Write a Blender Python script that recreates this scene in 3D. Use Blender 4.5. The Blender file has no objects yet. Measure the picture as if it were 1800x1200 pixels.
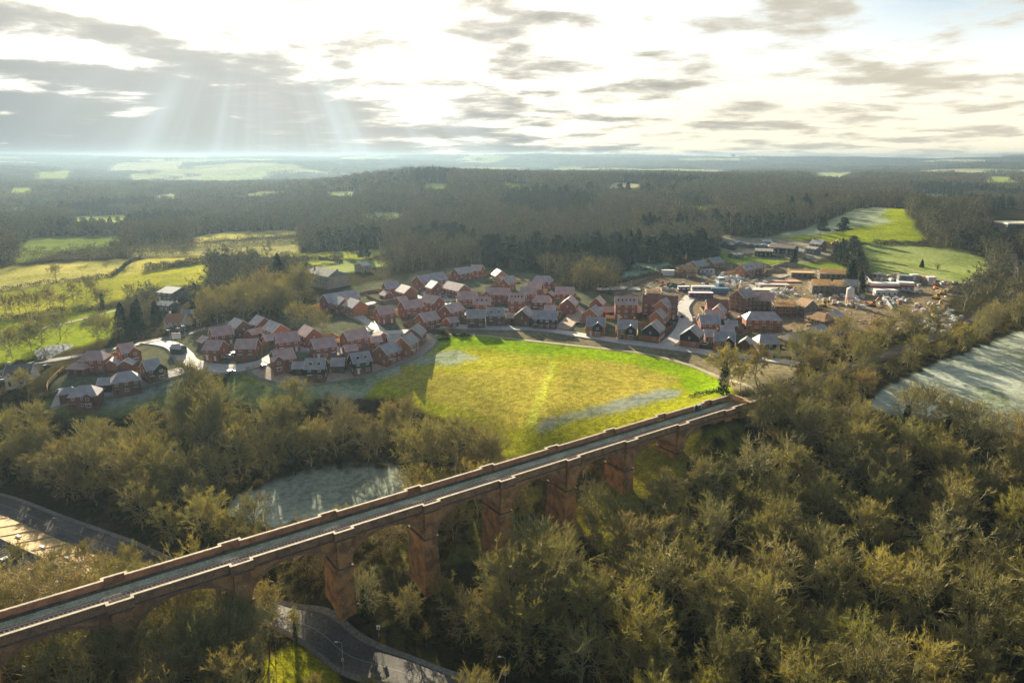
import bpy, math, random
import numpy as np
from math import radians as R, sin, cos, pi
sc = bpy.context.scene
col = sc.collection
rnd = random.Random(7)
# ------------------------------------------------------------------ camera
CAMZ, PITCH, FPX = 111.0, R(14.8), 1230.0
cd = bpy.data.cameras.new('camera'); cam = bpy.data.objects.new('camera', cd); col.objects.link(cam)
cam.location = (0, 0, CAMZ); cam.rotation_euler = (R(90) - PITCH, 0, 0)
cd.sensor_width = 36; cd.lens = 36 * FPX / 1800; cd.clip_start = 1; cd.clip_end = 40000
sc.camera = cam
# ------------------------------------------------------------------ light
SUN_AZ, SUN_EL = R(-19.0), R(17.5)      # azimuth measured from +Y towards +X
sd = bpy.data.lights.new('sun', 'SUN'); sd.energy = 5.0; sd.angle = R(0.6); sd.color = (1.0, 0.86, 0.62)
so = bpy.data.objects.new('sun', sd); col.objects.link(so)
so.rotation_euler = (R(90) - SUN_EL, 0, pi - SUN_AZ)
sc.view_settings.view_transform = 'Standard'; sc.view_settings.look = 'None'
sc.view_settings.exposure = 1.6; sc.view_settings.gamma = 1.0
sc.cycles.use_denoising = True
try: sc.cycles.denoising_prefilter = 'NONE'
except Exception: pass
sc.cycles.max_bounces = 4; sc.cycles.diffuse_bounces = 2; sc.cycles.glossy_bounces = 2
sc.cycles.volume_bounces = 0; sc.cycles.transparent_max_bounces = 8
try: sc.cycles.use_light_tree = False
except Exception: pass

class NT:
    """tiny node helper"""
    def __init__(s, nt): s.t = nt; s.n = nt.nodes; s.l = nt.links
    def new(s, typ, **kw):
        x = s.n.new(typ)
        for k, v in kw.items(): setattr(x, k, v)
        return x
    def put(s, sock, v):
        if isinstance(v, bpy.types.NodeSocket): s.l.new(v, sock)
        elif v is not None: sock.default_value = v
    def m(s, op, a, b=None, c=None, clamp=False):
        x = s.new('ShaderNodeMath', operation=op, use_clamp=clamp)
        s.put(x.inputs[0], a)
        if b is not None: s.put(x.inputs[1], b)
        if c is not None: s.put(x.inputs[2], c)
        return x.outputs[0]
    def ss(s, v, lo, hi, a=0.0, b=1.0):
        x = s.new('ShaderNodeMapRange', interpolation_type='SMOOTHSTEP')
        s.put(x.inputs[0], v); s.put(x.inputs[1], lo); s.put(x.inputs[2], hi); s.put(x.inputs[3], a); s.put(x.inputs[4], b)
        return x.outputs[0]
    def mix(s, f, a, b, mode='MIX'):
        x = s.new('ShaderNodeMix', data_type='RGBA', blend_type=mode)
        s.put(x.inputs[0], f)
        s.put(x.inputs[6], a if isinstance(a, bpy.types.NodeSocket) else (*a, 1)); s.put(x.inputs[7], b if isinstance(b, bpy.types.NodeSocket) else (*b, 1))
        return x.outputs[2]
    def noise(s, vec, scale, detail=4, rough=0.55, dist=0.0, col=False):
        x = s.new('ShaderNodeTexNoise')
        if vec is not None: s.put(x.inputs['Vector'], vec)
        x.inputs['Scale'].default_value = scale; x.inputs['Detail'].default_value = detail
        x.inputs['Roughness'].default_value = rough; x.inputs['Distortion'].default_value = dist
        return x.outputs[1 if col else 0]
    def vec(s, x, y, z):
        c = s.new('ShaderNodeCombineXYZ'); s.put(c.inputs[0], x); s.put(c.inputs[1], y); s.put(c.inputs[2], z); return c.outputs[0]

# ------------------------------------------------------------------ sky (world)
w = bpy.data.worlds.new('World'); sc.world = w; w.use_nodes = True
w.cycles.sampling_method = 'MANUAL'; w.cycles.sample_map_resolution = 512
t = NT(w.node_tree); t.n.clear()
gen = t.new('ShaderNodeTexCoord').outputs['Generated']
sep = t.new('ShaderNodeSeparateXYZ'); t.put(sep.inputs[0], gen)
dx, dy, dz = sep.outputs
el = t.m('MULTIPLY', t.m('ARCSINE', dz), 180 / pi)
az = t.m('MULTIPLY', t.m('ARCTAN2', dx, dy), 180 / pi)
sv = (sin(SUN_AZ) * cos(SUN_EL), cos(SUN_AZ) * cos(SUN_EL), sin(SUN_EL))
dt = t.new('ShaderNodeVectorMath', operation='DOT_PRODUCT'); t.put(dt.inputs[0], gen); dt.inputs[1].default_value = sv
sang = t.m('MULTIPLY', t.m('ARCCOSINE', dt.outputs['Value']), 180 / pi)      # degrees from the sun
sky = t.new('ShaderNodeTexSky', sky_type='NISHITA'); sky.sun_disc = False
sky.sun_elevation = SUN_EL; sky.sun_rotation = SUN_AZ; sky.dust_density = 2.0; sky.ozone_density = 1.5
inv = t.m('DIVIDE', 1.0, t.m('ADD', t.m('MAXIMUM', dz, 0.0), 0.11))
cp = t.vec(t.m('MULTIPLY', dx, inv), t.m('MULTIPLY', dy, inv), 0.0)
n1 = t.noise(t.vec(t.m('ADD', t.m('MULTIPLY', dx, inv), 3.1), t.m('MULTIPLY', dy, inv), 1.3), 1.5, 9, 0.57, 0.15)
n2 = t.noise(t.vec(t.m('MULTIPLY', dx, inv), t.m('MULTIPLY', dy, inv), 3.7), 0.38, 3, 0.5)
# bright veil colour: white round the sun, cream low on the right, pale blue high on the right
glow = t.ss(sang, 38, 10)
low = t.ss(el, 12, 0)
right = t.ss(az, 0, 32)
front = t.ss(dy, -0.2, 0.75)
veil = t.mix(low, (0.36, 0.40, 0.42), (0.40, 0.365, 0.275))
veil = t.mix(glow, veil, (0.62, 0.59, 0.52))
veil = t.mix(front, (0.045, 0.055, 0.072), veil)
# gaps to blue
gap = t.m('MULTIPLY', t.ss(t.m('ADD', n2, t.m('MULTIPLY', right, 0.36)), 0.44, 0.56), t.m('MULTIPLY', t.ss(az, 12, 30), t.ss(el, 5, 11)))
# cloud masks
leftlow = t.m('MULTIPLY', t.ss(az, -4, -24), t.ss(el, 12, 4))
thr = t.m('SUBTRACT', 0.503, t.m('MULTIPLY', leftlow, 0.12))
thr = t.m('SUBTRACT', thr, t.m('MULTIPLY', t.ss(el, 6.5, 1.0), t.ss(az, 14, -8, 0.0, 0.13)))
thr = t.m('ADD', thr, t.m('MULTIPLY', t.ss(sang, 24, 7), 0.0))
dens = t.ss(t.m('SUBTRACT', n1, thr), -0.05, 0.11)
deep = t.ss(t.m('SUBTRACT', n1, thr), 0.0, 0.20)
cshade = t.mix(deep, (0.28, 0.265, 0.22), (0.115, 0.120, 0.115))
cshade = t.mix(t.m('MULTIPLY', right, 0.85), cshade, (0.245, 0.225, 0.18))
cshade = t.mix(t.m('MULTIPLY', leftlow, 0.8), cshade, (0.088, 0.112, 0.122))
cshade = t.mix(front, (0.04, 0.047, 0.058), cshade)
cshade = t.mix(t.m('MULTIPLY', t.ss(sang, 30, 12), 0.25), cshade, (0.5, 0.47, 0.4))
ccol = t.mix(dens, veil, cshade)
# crepuscular rays: pale shafts under the cloud gap, fanned out from the sun
ra = t.m('ARCTAN2', t.m('SUBTRACT', az, math.degrees(SUN_AZ) + 1.0), t.m('SUBTRACT', math.degrees(SUN_EL) - 2, el))
rn = t.noise(t.vec(t.m('MULTIPLY', ra, 3.4), 0.0, 0.0), 1.3, 3, 0.5)
rays = t.m('MULTIPLY', t.ss(rn, 0.40, 0.75), t.m('MULTIPLY', t.ss(el, 7.5, 3.0), t.ss(t.m('ABSOLUTE', t.m('SUBTRACT', az, math.degrees(SUN_AZ) + 4)), 22, 5)))
ccol = t.mix(t.m('MULTIPLY', rays, 0.7), ccol, (0.27, 0.305, 0.305))
ccol = t.mix(t.ss(el, 24, 60), ccol, t.mix(0.75, ccol, (0.05, 0.065, 0.085)))
b1 = t.new('ShaderNodeBackground'); t.put(b1.inputs[0], sky.outputs[0]); b1.inputs[1].default_value = 0.05
b2 = t.new('ShaderNodeBackground'); t.put(b2.inputs[0], ccol); b2.inputs[1].default_value = 1.0
ms = t.new('ShaderNodeMixShader'); t.put(ms.inputs[0], t.m('SUBTRACT', 1.0, t.m('MULTIPLY', gap, t.m('SUBTRACT', 1.0, t.m('MULTIPLY', dens, 0.9)))))
t.l.new(b1.outputs[0], ms.inputs[1]); t.l.new(b2.outputs[0], ms.inputs[2])
wo = t.new('ShaderNodeOutputWorld'); t.l.new(ms.outputs[0], wo.inputs[0])

# ------------------------------------------------------------------ helpers
CP, SP = cos(PITCH), sin(PITCH)
def proj(x, y, z):
    x = np.asarray(x, float); y = np.asarray(y, float); z = np.asarray(z, float) - CAMZ
    d = y * CP - z * SP; u = y * SP + z * CP
    d = np.where(d < 1, 1e-3, d)
    px = 900 + FPX * x / d; py = 600 - FPX * u / d
    return np.where(d < 0.5, -1e6, px), np.where(d < 0.5, -1e6, py)
def ray(px, py):
    x = (px - 900) / FPX; u = (600 - py) / FPX
    return x, CP + u * SP, -SP + u * CP
def at_z(px, py, z):
    d = ray(px, py); k = (z - CAMZ) / d[2]
    return d[0] * k, d[1] * k
def inside(px, py, poly):
    px = np.asarray(px); py = np.asarray(py); r = np.zeros(px.shape, bool); n = len(poly)
    for i in range(n):
        x1, y1 = poly[i]; x2, y2 = poly[(i + 1) % n]
        if y1 == y2: continue
        c = ((y1 > py) != (y2 > py)) & (px < (x2 - x1) * (py - y1) / (y2 - y1) + x1)
        r ^= c
    return r
# terrain from control points (picture x, picture y, height)
CPTS = [(600,600,28),(1000,580,28.5),(1180,600,28.5),(1300,620,28.5),(1600,500,31),(1400,470,31),(1200,480,31),(300,640,23),(330,600,24),(100,690,19),(450,640,25),(700,520,30),(560,560,28),
 (770,600,27.5),(1100,660,26),(1250,680,27.5),(930,750,21),(880,790,15),(780,650,24.5),(650,655,22.2),(850,700,22.5),(900,650,26),(520,680,21.5),(700,690,20),(760,720,18.5),(640,700,18.3),(600,800,10.5),
 (600,860,6),(480,880,5),(300,760,11),(100,780,8),(0,800,4),(100,900,3),(240,960,4),(0,880,3),(500,760,13),(700,760,14.5),(800,800,14),(0,980,1.5),
 (600,1078,7.5),(600,1122,5),(500,1080,5),(750,1048,5),(880,985,5),(1000,930,8),(1100,865,13.5),(1190,800,19.5),(1270,755,25),(400,1040,4.5),(200,1100,6),(720,1165,5),(860,1215,5),
 (1310,705,28),(1400,680,28.3),(1500,645,28.4),(1640,598,29),(1740,548,30),(1790,500,31),
 (1700,650,27),(1780,600,28.5),(1780,720,24),(1560,690,26),(1790,790,18),(1330,740,24),(1450,720,25),
 (1300,820,17),(1500,800,19),(1700,860,14),(1300,1000,7),(1600,1000,8),(1000,1150,4.5),(1200,1190,4),(1500,1190,3),(1790,1190,5),(600,1400,4),(1200,1400,3),(0,1150,10),(60,1160,10.5),(200,1150,10),(300,1190,9.5),(430,1150,8.5),(430,1250,8),(250,1260,9),(0,1300,9),(900,2500,2),
 (100,600,17),(100,540,21),(100,480,27),(300,470,27),(0,410,24),(300,430,25),(500,430,26),(600,470,29),(900,430,34),(700,400,33),(900,470,31),(1150,440,34),
 (1570,425,38),(1520,395,46),(1600,375,54),(1350,400,42),(1620,450,34),(1740,460,33),(1750,400,45),(1100,350,50),(1300,345,52),(1500,350,45),(1700,350,40),
 (150,370,14),(300,370,16),(500,370,24),(700,345,50),(900,340,55),(200,330,15),(450,320,20),(0,350,15),
 (700,310,72),(900,312,68),(1250,318,62),(1500,312,50),(1700,318,50)]
def uv_of(x, y): return np.arctan2(x, y), np.log(np.maximum(np.hypot(x, y), 5.0))
cu, cv, cz = [], [], []
for px, py, z in CPTS:
    x, y = at_z(px, py, z); u, v = uv_of(x, y); cu.append(float(u)); cv.append(float(v)); cz.append(z)
for a in (-38, -30, -22, -14, -6, 2, 10, 18, 26, 34, 40):          # valley floor and ridge on the horizon
    for r_, z in ((4300, 22 if a < 8 else 40), (6000, 62 if a < 5 else 66), (8200, 103), (10500, 60)):
        cu.append(R(a)); cv.append(math.log(r_)); cz.append(z)
for a in list(range(-170, -50, 24)) + list(range(55, 180, 24)):
    for r_, z in ((30, 2), (150, 6), (500, 20), (2000, 30), (9000, 60)):
        cu.append(R(a)); cv.append(math.log(r_)); cz.append(z)
cu, cv, cz = map(np.array, (cu, cv, cz))
KU = 1.6
def kern(u, v, a, b):
    du = (u[:, None] - a[None, :]); du = (du + pi) % (2 * pi) - pi
    return np.sqrt((du * KU) ** 2 + (v[:, None] - b[None, :]) ** 2 + 0.05 ** 2)
RW = np.linalg.solve(kern(cu, cv, cu, cv) + np.eye(len(cu)) * 0.004, cz - 25.0)
def hraw(x, y):
    u, v = uv_of(np.ravel(x), np.ravel(y)); out = np.empty(len(u))
    for i in range(0, len(u), 20000):
        out[i:i + 20000] = kern(u[i:i + 20000], v[i:i + 20000], cu, cv) @ RW + 25.0
    r = np.exp(v); X, Y = np.ravel(x), np.ravel(y)
    far = np.clip((r - 1300) / 2500, 0, 1)
    out += far * (17 * np.sin(X / 410 + 1.3) * np.cos(Y / 530) + 9 * np.sin(X / 290 + Y / 330) + 4 * np.sin((X - Y) / 120.))
    out += np.clip((r - 2000) / 1800, 0, 1) * 20 * np.sin(X / 880 + Y / 1900 + .4) * np.sin(Y / 620.)
    out += np.clip((r - 6000) / 2000, 0, 1) * (7 * np.sin(X / 1150 + 1.9) + 4 * np.sin(X / 420.) + 2.0 * np.sin(X / 150.))
    mid = np.clip((r - 140) / 200, 0, 1)
    out += mid * 0.35 * np.sin(X / 17.) * np.cos(Y / 23.)
    return np.clip(out, -3, 118).reshape(np.shape(x))
gu = np.concatenate([np.linspace(-pi, R(-47), 60, endpoint=False), np.linspace(R(-47), R(47), 800), np.linspace(R(47), pi, 61)[1:]])
gr = np.concatenate([np.linspace(math.log(12), math.log(90), 24, endpoint=False), np.linspace(math.log(90), math.log(1600), 420, endpoint=False), np.linspace(math.log(1600), math.log(9600), 130)])
GU, GV = np.meshgrid(gu, gr)
GX, GY = np.sin(GU) * np.exp(GV), np.cos(GU) * np.exp(GV)
GZ = hraw(GX, GY)
def TH(x, y):
    """height of the ground sheet"""
    u, v = uv_of(np.atleast_1d(np.asarray(x, float)), np.atleast_1d(np.asarray(y, float)))
    i = np.clip(np.searchsorted(gu, u) - 1, 0, len(gu) - 2); j = np.clip(np.searchsorted(gr, v) - 1, 0, len(gr) - 2)
    a = np.clip((u - gu[i]) / (gu[i + 1] - gu[i]), 0, 1); b = np.clip((v - gr[j]) / (gr[j + 1] - gr[j]), 0, 1)
    z = (GZ[j, i] * (1 - a) + GZ[j, i + 1] * a) * (1 - b) + (GZ[j + 1, i] * (1 - a) + GZ[j + 1, i + 1] * a) * b
    return z
def th(x, y): return float(TH(x, y)[0])
_ts = np.exp(np.linspace(math.log(60), math.log(9500), 900))
def G(px, py):
    """where the line of sight through a point of the photograph meets the ground"""
    d = ray(px, py); h = math.hypot(d[0], d[1]); k = _ts / h
    X, Y, Z = d[0] * k, d[1] * k, CAMZ + d[2] * k
    hit = Z - TH(X, Y)
    i = int(np.argmax(hit <= 0)) if (hit <= 0).any() else len(k) - 1
    if i == 0: kk = k[0]
    else: kk = k[i - 1] + (k[i] - k[i - 1]) * hit[i - 1] / max(hit[i - 1] - hit[i], 1e-6)
    return d[0] * kk, d[1] * kk, th(d[0] * kk, d[1] * kk)

def mesh_np(name, V, F, mats=(), mi=None, smooth=False):
    """V (n,3) and F (m,k) arrays (or a list of such arrays with different k)"""
    me = bpy.data.meshes.new(name)
    Fs = F if isinstance(F, list) else [F]
    V = np.asarray(V, np.float32)
    me.vertices.add(len(V)); me.vertices.foreach_set('co', V.ravel())
    li = np.concatenate([f.ravel() for f in Fs]).astype(np.int32)
    tot = np.concatenate([np.full(len(f), f.shape[1]) for f in Fs]).astype(np.int32)
    st = np.concatenate([[0], np.cumsum(tot)[:-1]]).astype(np.int32)
    me.loops.add(len(li)); me.loops.foreach_set('vertex_index', li)
    me.polygons.add(len(tot)); me.polygons.foreach_set('loop_start', st); me.polygons.foreach_set('loop_total', tot)
    for m in mats: me.materials.append(m)
    if mi is not None: me.polygons.foreach_set('material_index', np.asarray(mi, np.int32))
    if smooth: me.polygons.foreach_set('use_smooth', np.ones(len(tot), bool))
    me.update(calc_edges=True)
    return me
def tag(o, label=None, cat=None, group=None, kind=None):
    if label: o['label'] = ' '.join(label.split()[:16]).rstrip(',')
    if cat: o['category'] = cat
    if group: o['group'] = group
    if kind: o['kind'] = kind
    return o
def link(name, data, parent=None, loc=None, rz=0):
    o = bpy.data.objects.new(name, data); col.objects.link(o)
    if parent is not None: o.parent = parent
    if loc is not None: o.location = loc
    if rz: o.rotation_euler = (0, 0, rz)
    return o
def root(name, loc, rz, label, cat, group=None):
    o = link(name, None, None, loc, rz); o.empty_display_size = 0.5
    return tag(o, label, cat, group)
def copy_tree(o, loc=None, rz=None, label=None, scale=None):
    kids = {}
    for ch in o.children_recursive if hasattr(o, 'children_recursive') else []: kids.setdefault(ch.parent, []).append(ch)
    def rec(x, par):
        c = x.copy(); col.objects.link(c); c.parent = par
        for ch in kids.get(x, []): rec(ch, c)
        return c
    c = rec(o, None)
    if loc is not None: c.location = loc
    if rz is not None: c.rotation_euler = (0, 0, rz)
    if scale is not None: c.scale = scale
    if label: c['label'] = label
    return c
class MB:
    """collects simple shapes into one mesh"""
    def __init__(s): s.v = []; s.f = []
    def add(s, vs, fs):
        n = len(s.v); s.v += [tuple(p) for p in vs]; s.f += [tuple(i + n for i in f) for f in fs]; return s
    def box(s, x0, y0, z0, x1, y1, z1, top=1.0):
        cx, cy = (x0 + x1) / 2, (y0 + y1) / 2
        T = lambda x, y: (cx + (x - cx) * top, cy + (y - cy) * top)
        vs = [(x0, y0, z0), (x1, y0, z0), (x1, y1, z0), (x0, y1, z0)] + [(*T(x, y), z1) for x, y in ((x0, y0), (x1, y0), (x1, y1), (x0, y1))]
        return s.add(vs, [(0, 3, 2, 1), (4, 5, 6, 7), (0, 1, 5, 4), (1, 2, 6, 5), (2, 3, 7, 6), (3, 0, 4, 7)])
    def bar(s, a, b, r, r2=None, n=4):
        a = np.array(a, float); b = np.array(b, float); d = b - a; L = np.linalg.norm(d) or 1; d /= L
        u = np.cross(d, (0, 0, 1) if abs(d[2]) < .9 else (1, 0, 0)); u /= np.linalg.norm(u); v = np.cross(d, u); r2 = r if r2 is None else r2
        vs = [a + (u * cos(2 * pi * (i + .5) / n) + v * sin(2 * pi * (i + .5) / n)) * r for i in range(n)] + [b + (u * cos(2 * pi * (i + .5) / n) + v * sin(2 * pi * (i + .5) / n)) * r2 for i in range(n)]
        return s.add(vs, [tuple(range(n))[::-1], tuple(range(n, 2 * n))] + [(i, (i + 1) % n, n + (i + 1) % n, n + i) for i in range(n)])
    def prism(s, poly, y0, y1):
        """polygon in x,z pushed along y"""
        n = len(poly); vs = [(x, y0, z) for x, z in poly] + [(x, y1, z) for x, z in poly]
        return s.add(vs, [tuple(range(n)), tuple(range(2 * n - 1, n - 1, -1))] + [(i, n + i, n + (i + 1) % n, (i + 1) % n) for i in range(n)])
    def mesh(s, name, mat):
        me = bpy.data.meshes.new(name); me.from_pydata(s.v, [], s.f)
        for m in (mat if isinstance(mat, (list, tuple)) else [mat]): me.materials.append(m)
        me.update(); return me
    def build(s, name, mat, parent=None, loc=None, rz=0, label=None):
        o = link(name, s.mesh(name, mat), parent, loc, rz)
        if label: o['label'] = label
        return o

# ------------------------------------------------------------------ materials
MATS = {}
def mat(name, c, rough=0.85, c2=None, scale=0.5, detail=5, lo=0.35, hi=0.65, metal=0.0, bump=0.0, bscale=4.0, rand=None, translucent=0.0, fine=None, coords='Object'):
    if name in MATS: return MATS[name]
    m = bpy.data.materials.new(name); m.use_nodes = True; k = NT(m.node_tree); k.n.clear()
    bs = k.new('ShaderNodeBsdfPrincipled'); out = k.new('ShaderNodeOutputMaterial')
    co = k.new('ShaderNodeTexCoord').outputs['Object'] if coords == 'Object' else k.new('ShaderNodeNewGeometry').outputs['Position']
    cc = None
    if c2 is not None:
        n = k.noise(co, scale, detail, 0.6); cc = k.mix(k.ss(n, lo, hi), c, c2)
    if fine:                                                     # (scale, strength) small speckle
        n = k.noise(co, fine[0], 3, 0.6); base = cc if cc else k.mix(0.0, c, c)
        cc = k.mix(fine[1], base, k.mix(k.ss(n, 0.3, 0.7), (0.25, 0.25, 0.25), (1.6, 1.6, 1.6)), 'MULTIPLY')
    if rand:                                                     # list of tints picked per object
        oi = k.new('ShaderNodeObjectInfo'); ramp = k.new('ShaderNodeValToRGB'); ramp.color_ramp.interpolation = 'LINEAR'
        e = ramp.color_ramp.elements
        for i, q in enumerate(rand):
            if i > 1: e.new(i / (len(rand) - 1))
            e[min(i, len(e) - 1)].color = (*q, 1); e[min(i, len(e) - 1)].position = i / (len(rand) - 1)
        k.l.new(oi.outputs['Random'], ramp.inputs[0]); base = cc if cc else k.mix(0.0, c, c)
        cc = k.mix(1.0, base, ramp.outputs[0], 'MULTIPLY')
    if cc is not None: k.l.new(cc, bs.inputs['Base Color'])
    else: bs.inputs['Base Color'].default_value = (*c, 1)
    bs.inputs['Roughness'].default_value = rough; bs.inputs['Metallic'].default_value = metal
    if rough > 0.6: bs.inputs['Specular IOR Level'].default_value = 0.2
    if bump:
        b = k.new('ShaderNodeBump'); b.inputs['Strength'].default_value = bump; b.inputs['Distance'].default_value = 0.1
        k.l.new(k.noise(co, bscale, 4, 0.6), b.inputs['Height']); k.l.new(b.outputs[0], bs.inputs['Normal'])
    if translucent:
        tr = k.new('ShaderNodeBsdfTranslucent')
        if cc is not None: k.l.new(cc, tr.inputs[0])
        else: tr.inputs[0].default_value = (*c, 1)
        mx = k.new('ShaderNodeMixShader'); mx.inputs[0].default_value = translucent
        k.l.new(bs.outputs[0], mx.inputs[1]); k.l.new(tr.outputs[0], mx.inputs[2]); k.l.new(mx.outputs[0], out.inputs[0])
    else: k.l.new(bs.outputs[0], out.inputs[0])
    MATS[name] = m; return m
brick_v = mat('viaduct_brick', (0.60, 0.33, 0.14), 0.9, (0.26, 0.15, 0.08), 0.35, 8, 0.38, 0.66, bump=0.5, bscale=3, fine=(6, 0.5))
brick_p = mat('parapet_brick', (0.44, 0.26, 0.145), 0.9, (0.24, 0.15, 0.095), 0.5, 8, 0.35, 0.7, bump=0.4, bscale=3, fine=(5, 0.5))
stone = mat('pale_coping_stone', (0.58, 0.50, 0.36), 0.8, (0.42, 0.36, 0.26), 0.6, 5, fine=(4, 0.4))
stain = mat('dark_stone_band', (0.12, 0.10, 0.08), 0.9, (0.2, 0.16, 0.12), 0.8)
brick_h = mat('red_house_brick', (0.34, 0.15, 0.095), 0.9, (0.25, 0.105, 0.07), 0.25, 5, fine=(5, 0.35), rand=[(1, 1, 1), (1.2, 1.08, 1.0), (0.85, 0.85, 0.9), (1.1, 1.0, 0.9)])
brick_o = mat('orange_house_brick', (0.46, 0.21, 0.10), 0.9, (0.36, 0.165, 0.08), 0.25, 5, fine=(5, 0.35))
brick_d = mat('brown_house_brick', (0.24, 0.125, 0.08), 0.9, (0.18, 0.095, 0.065), 0.25, 5, fine=(5, 0.35))
board_k = mat('black_weatherboard', (0.022, 0.026, 0.028), 0.7, (0.035, 0.04, 0.042), 1.0)
board_g = mat('grey_blockwork', (0.22, 0.22, 0.21), 0.9, (0.16, 0.16, 0.15), 0.5)
tile_r = mat('frosted_red_tiles', (0.50, 0.32, 0.28), 0.55, (0.62, 0.48, 0.44), 0.35, 6, 0.35, 0.75, fine=(7, 0.3), rand=[(1, 1, 1), (1.1, 1.05, 1.05), (0.88, 0.9, 0.95), (1, 0.95, 0.95)])
tile_d = mat('deep_red_tiles', (0.22, 0.075, 0.06), 0.8, (0.27, 0.12, 0.10), 0.35, 6, fine=(7, 0.3))
tile_g = mat('frosted_grey_slates', (0.36, 0.335, 0.34), 0.5, (0.52, 0.495, 0.495), 0.35, 6, 0.35, 0.75, fine=(7, 0.3), rand=[(1, 1, 1), (1.15, 1.1, 1.1), (0.85, 0.88, 0.95)])
tile_w = mat('white_frosted_tiles', (0.48, 0.44, 0.42), 0.7, (0.34, 0.29, 0.28), 0.4, 6, fine=(7, 0.3))
tile_t = mat('orange_felted_roof', (0.50, 0.28, 0.13), 0.8, (0.40, 0.24, 0.13), 0.5)
tile_b = mat('blue_grey_membrane', (0.30, 0.37, 0.40), 0.7, (0.24, 0.30, 0.33), 0.5)
white = mat('white_paint', (0.78, 0.77, 0.74), 0.5)
render_w = mat('white_render', (0.70, 0.68, 0.62), 0.8, (0.6, 0.57, 0.5), 0.5)
render_c = mat('cream_stone', (0.42, 0.38, 0.29), 0.85, (0.34, 0.30, 0.23), 0.5)
glass = mat('window_glass', (0.03, 0.035, 0.045), 0.12)
grey_m = mat('grey_metal', (0.35, 0.36, 0.36), 0.45, metal=0.6)
dark_m = mat('dark_metal', (0.05, 0.05, 0.05), 0.6)
black = mat('black_rubber', (0.02, 0.02, 0.02), 0.8)
wood_y = mat('fresh_timber', (0.82, 0.54, 0.22), 0.8, (0.68, 0.43, 0.17), 1.0)
wood_f = mat('brown_fence_timber', (0.30, 0.17, 0.08), 0.9, (0.20, 0.12, 0.06), 0.5, fine=(4, 0.4))
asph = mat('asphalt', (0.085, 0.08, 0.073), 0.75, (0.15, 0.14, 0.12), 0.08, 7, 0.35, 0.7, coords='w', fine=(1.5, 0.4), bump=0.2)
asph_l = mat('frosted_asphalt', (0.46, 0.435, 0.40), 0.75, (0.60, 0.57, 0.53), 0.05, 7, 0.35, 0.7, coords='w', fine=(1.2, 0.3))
paving = mat('buff_block_paving', (0.50, 0.38, 0.28), 0.85, (0.40, 0.31, 0.24), 0.08, 6, coords='w', fine=(1.2, 0.3))
pave_g = mat('pavement_slabs', (0.24, 0.23, 0.20), 0.85, (0.33, 0.31, 0.27), 0.1, 6, coords='w', fine=(1.5, 0.4))
gravel = mat('pale_gravel', (0.45, 0.38, 0.26), 0.9, (0.34, 0.29, 0.19), 0.15, 6, coords='w', fine=(1.5, 0.4))
ballast = mat('track_ballast', (0.12, 0.10, 0.10), 0.95, (0.18, 0.155, 0.15), 0.3, 6, coords='w', fine=(4, 0.5), bump=0.5)
deckg = mat('frosty_moss_gravel', (0.30, 0.32, 0.21), 0.95, (0.46, 0.48, 0.36), 0.25, 7, 0.35, 0.68, coords='w', fine=(3, 0.5), bump=0.4)
deckd = mat('dirt_edge', (0.09, 0.085, 0.06), 0.95, (0.15, 0.15, 0.10), 0.4, 6, coords='w', fine=(3, 0.5))
rail_m = mat('rail_steel', (0.42, 0.38, 0.38), 0.35, metal=0.3)
lamp_m = mat('galvanised_post', (0.50, 0.51, 0.50), 0.5, metal=0.3)
water_m = mat('pond_water', (0.03, 0.035, 0.03), 0.08)
bark = mat('mossy_bark', (0.38, 0.36, 0.22), 0.9, (0.26, 0.24, 0.14), 0.7, 5, rand=[(1, 1, 1), (1.3, 1.25, 1.1), (0.7, 0.7, 0.65), (1.1, 1.1, 0.9)])
TW = [(1.2, 1.12, 0.62), (0.72, 0.62, 0.5), (1.0, 1.0, 0.58), (1.15, 0.86, 0.68), (0.7, 0.78, 0.55), (1.5, 1.35, 0.72), (0.95, 0.9, 0.6), (1.25, 1.2, 0.6)]
twig = mat('bare_twigs', (0.24, 0.222, 0.075), 0.9, (0.44, 0.405, 0.12), 0.3, 3, rand=TW, translucent=0.25)
twig_far = mat('distant_twigs', (0.095, 0.10, 0.072), 0.9, (0.165, 0.155, 0.10), 0.1, 3, rand=[(1, .95, .85), (.7, .85, .8), (1.35, 1.15, .85), (.45, .62, .55), (.9, .95, .9), (1.15, 1.0, .85), (.55, .7, .62)], translucent=0.15)
ivy = mat('dark_ivy', (0.035, 0.060, 0.020), 0.7, (0.06, 0.085, 0.025), 0.6, 3, translucent=0.15)
conif = mat('dark_conifer', (0.022, 0.045, 0.026), 0.8, (0.045, 0.070, 0.035), 0.4, 3, rand=[(1, 1, 1), (1.3, 1.2, 1.0), (0.8, 0.9, 1.0)], translucent=0.1)
shrub_m = mat('undergrowth_leaves', (0.10, 0.10, 0.035), 0.9, (0.17, 0.15, 0.05), 0.4, 4, rand=[(1, 1, 1), (1.3, 1.1, .9), (.7, .8, .6), (1.1, .8, .7)], translucent=0.2)
hedge_m = mat('hedge_leaves', (0.045, 0.055, 0.028), 0.9, (0.09, 0.08, 0.045), 0.4, 4, translucent=0.1)
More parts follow.
